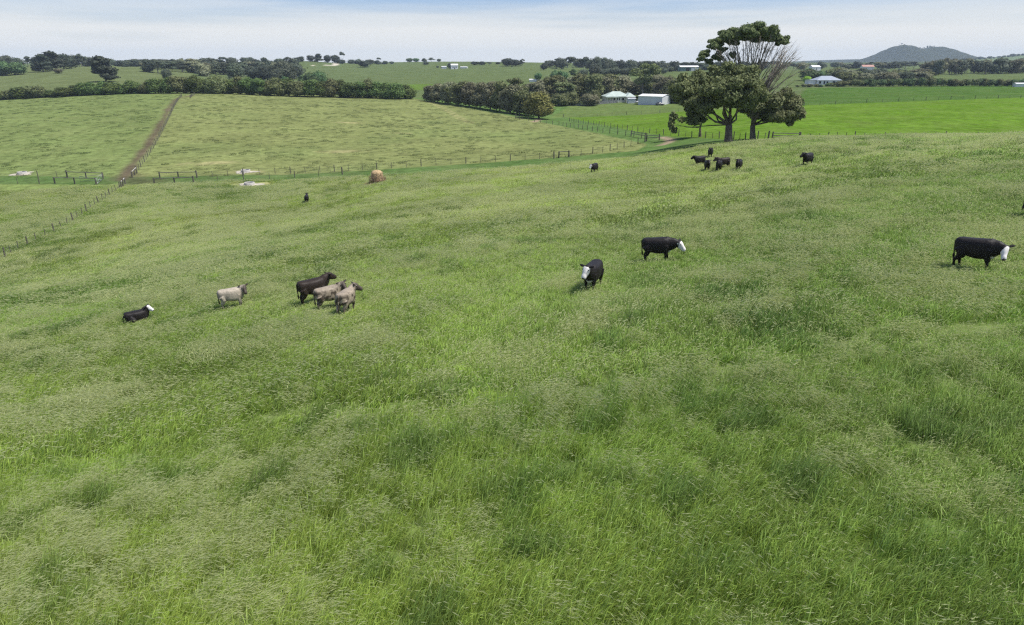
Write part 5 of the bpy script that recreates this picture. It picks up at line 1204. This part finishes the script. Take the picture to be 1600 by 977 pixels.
cow(cow_mesh('cow_roan_back', 'roan', yaw=-.95, pitch=-.4, neck=(.92, 1.30), seed=6, stride=.05, tail_side=.02), 543, 492, 60, 1.0, 'grey-brown roan cow with its rump turned, at the front of the huddle', 'cows huddled together')
cow(cow_mesh('cow_front', 'baldy', yaw=-.25, pitch=-.75, neck=(.98, 1.28), seed=7, stride=.04), 925, 456, -106, 1.08, 'black cow with a white face walking head-on through the long grass')
cow(cow_mesh('cow_graze', 'baldy', yaw=-.1, pitch=-.72, neck=(1.12, 1.00), seed=8, stride=.05), 1028, 412, -3, 1.05, 'black cow with a white face in profile, lowering its head to graze', eartag=True)
cow(cow_mesh('cow_stare', 'baldy', yaw=-1.2, pitch=-.75, neck=(.98, 1.02), seed=9, stride=-.05), 1521, 424, -14, 0.97, 'black cow with a white face turned, head low, on the grassy rise', eartag=True)
cow(cow_mesh('cow_edge', 'black', yaw=0, pitch=-.6, neck=(1.05, 1.1), seed=10), 1627, 343, 10, 1.0, 'black cow cut by the edge of the view, only its rump showing')
_bl = cow_mesh('cow_black', 'black', yaw=.15, pitch=-.45, neck=(1.0, 1.36), seed=11, stride=.03); _bb = cow_mesh('cow_black_turned', 'black', yaw=-.5, pitch=-.4, neck=(1.0, 1.33), seed=12, stride=-.03)
cow(cow_mesh('cow_far_bald', 'baldy', yaw=-.45, pitch=-.7, neck=(1.0, 1.2), seed=13), 928, 272, -112, 1.06, 'black cow with a white face standing alone below the lane fence')
cow(_bl, 480, 318, 84, 1.0, 'black cow seen from behind, alone in the hollow near the bale feeder')
cow(_bl, 1153, 268.5, -98, 1.0, 'black cow facing out at the right end of the distant herd', 'distant herd below the big trees')
cow(_bl, 1104, 269, -84, 0.98, 'black cow facing out at the front left of the distant herd', 'distant herd below the big trees')
cow(_bb, 1093, 261, -140, 0.98, 'black cow at the left end of the distant herd, half turned', 'distant herd below the big trees')
cow(_bb, 1109, 248, -92, 1.0, 'black cow standing apart behind the distant herd, nearest the big trees', 'distant herd below the big trees')
cow(_bl, 1122, 270, -96, 1.02, 'black cow facing out in the middle of the distant herd', 'distant herd below the big trees')
cow(cow_mesh('cow_brown_far', 'brown', yaw=.1, pitch=-.4, neck=(1.0, 1.3), seed=14), 1130, 265, -150, 1.02, 'brown cow standing behind the middle cow of the distant herd', 'distant herd below the big trees')
cow(_bb, 1260, 261.5, -112, 1.02, 'black cow standing apart on the rise right of the distant herd')

# ------------------------------------------------------------------ haze
def haze():
    m = bpy.data.materials.new('haze'); m.use_nodes = True; nt = m.node_tree; nt.nodes.clear()
    out = nt.nodes.new('ShaderNodeOutputMaterial'); v = nt.nodes.new('ShaderNodeVolumePrincipled')
    v.inputs['Color'].default_value = (0.72, 0.87, 1.0, 1); v.inputs['Density'].default_value = 0.00010; v.inputs['Anisotropy'].default_value = 0.0
    nt.links.new(v.outputs[0], out.inputs['Volume'])
    b = MB(); b.box((0, 3050, 66), (28000, 6600, 152)); o = b.build('haze', m); return tag(o, kind='stuff')
haze()
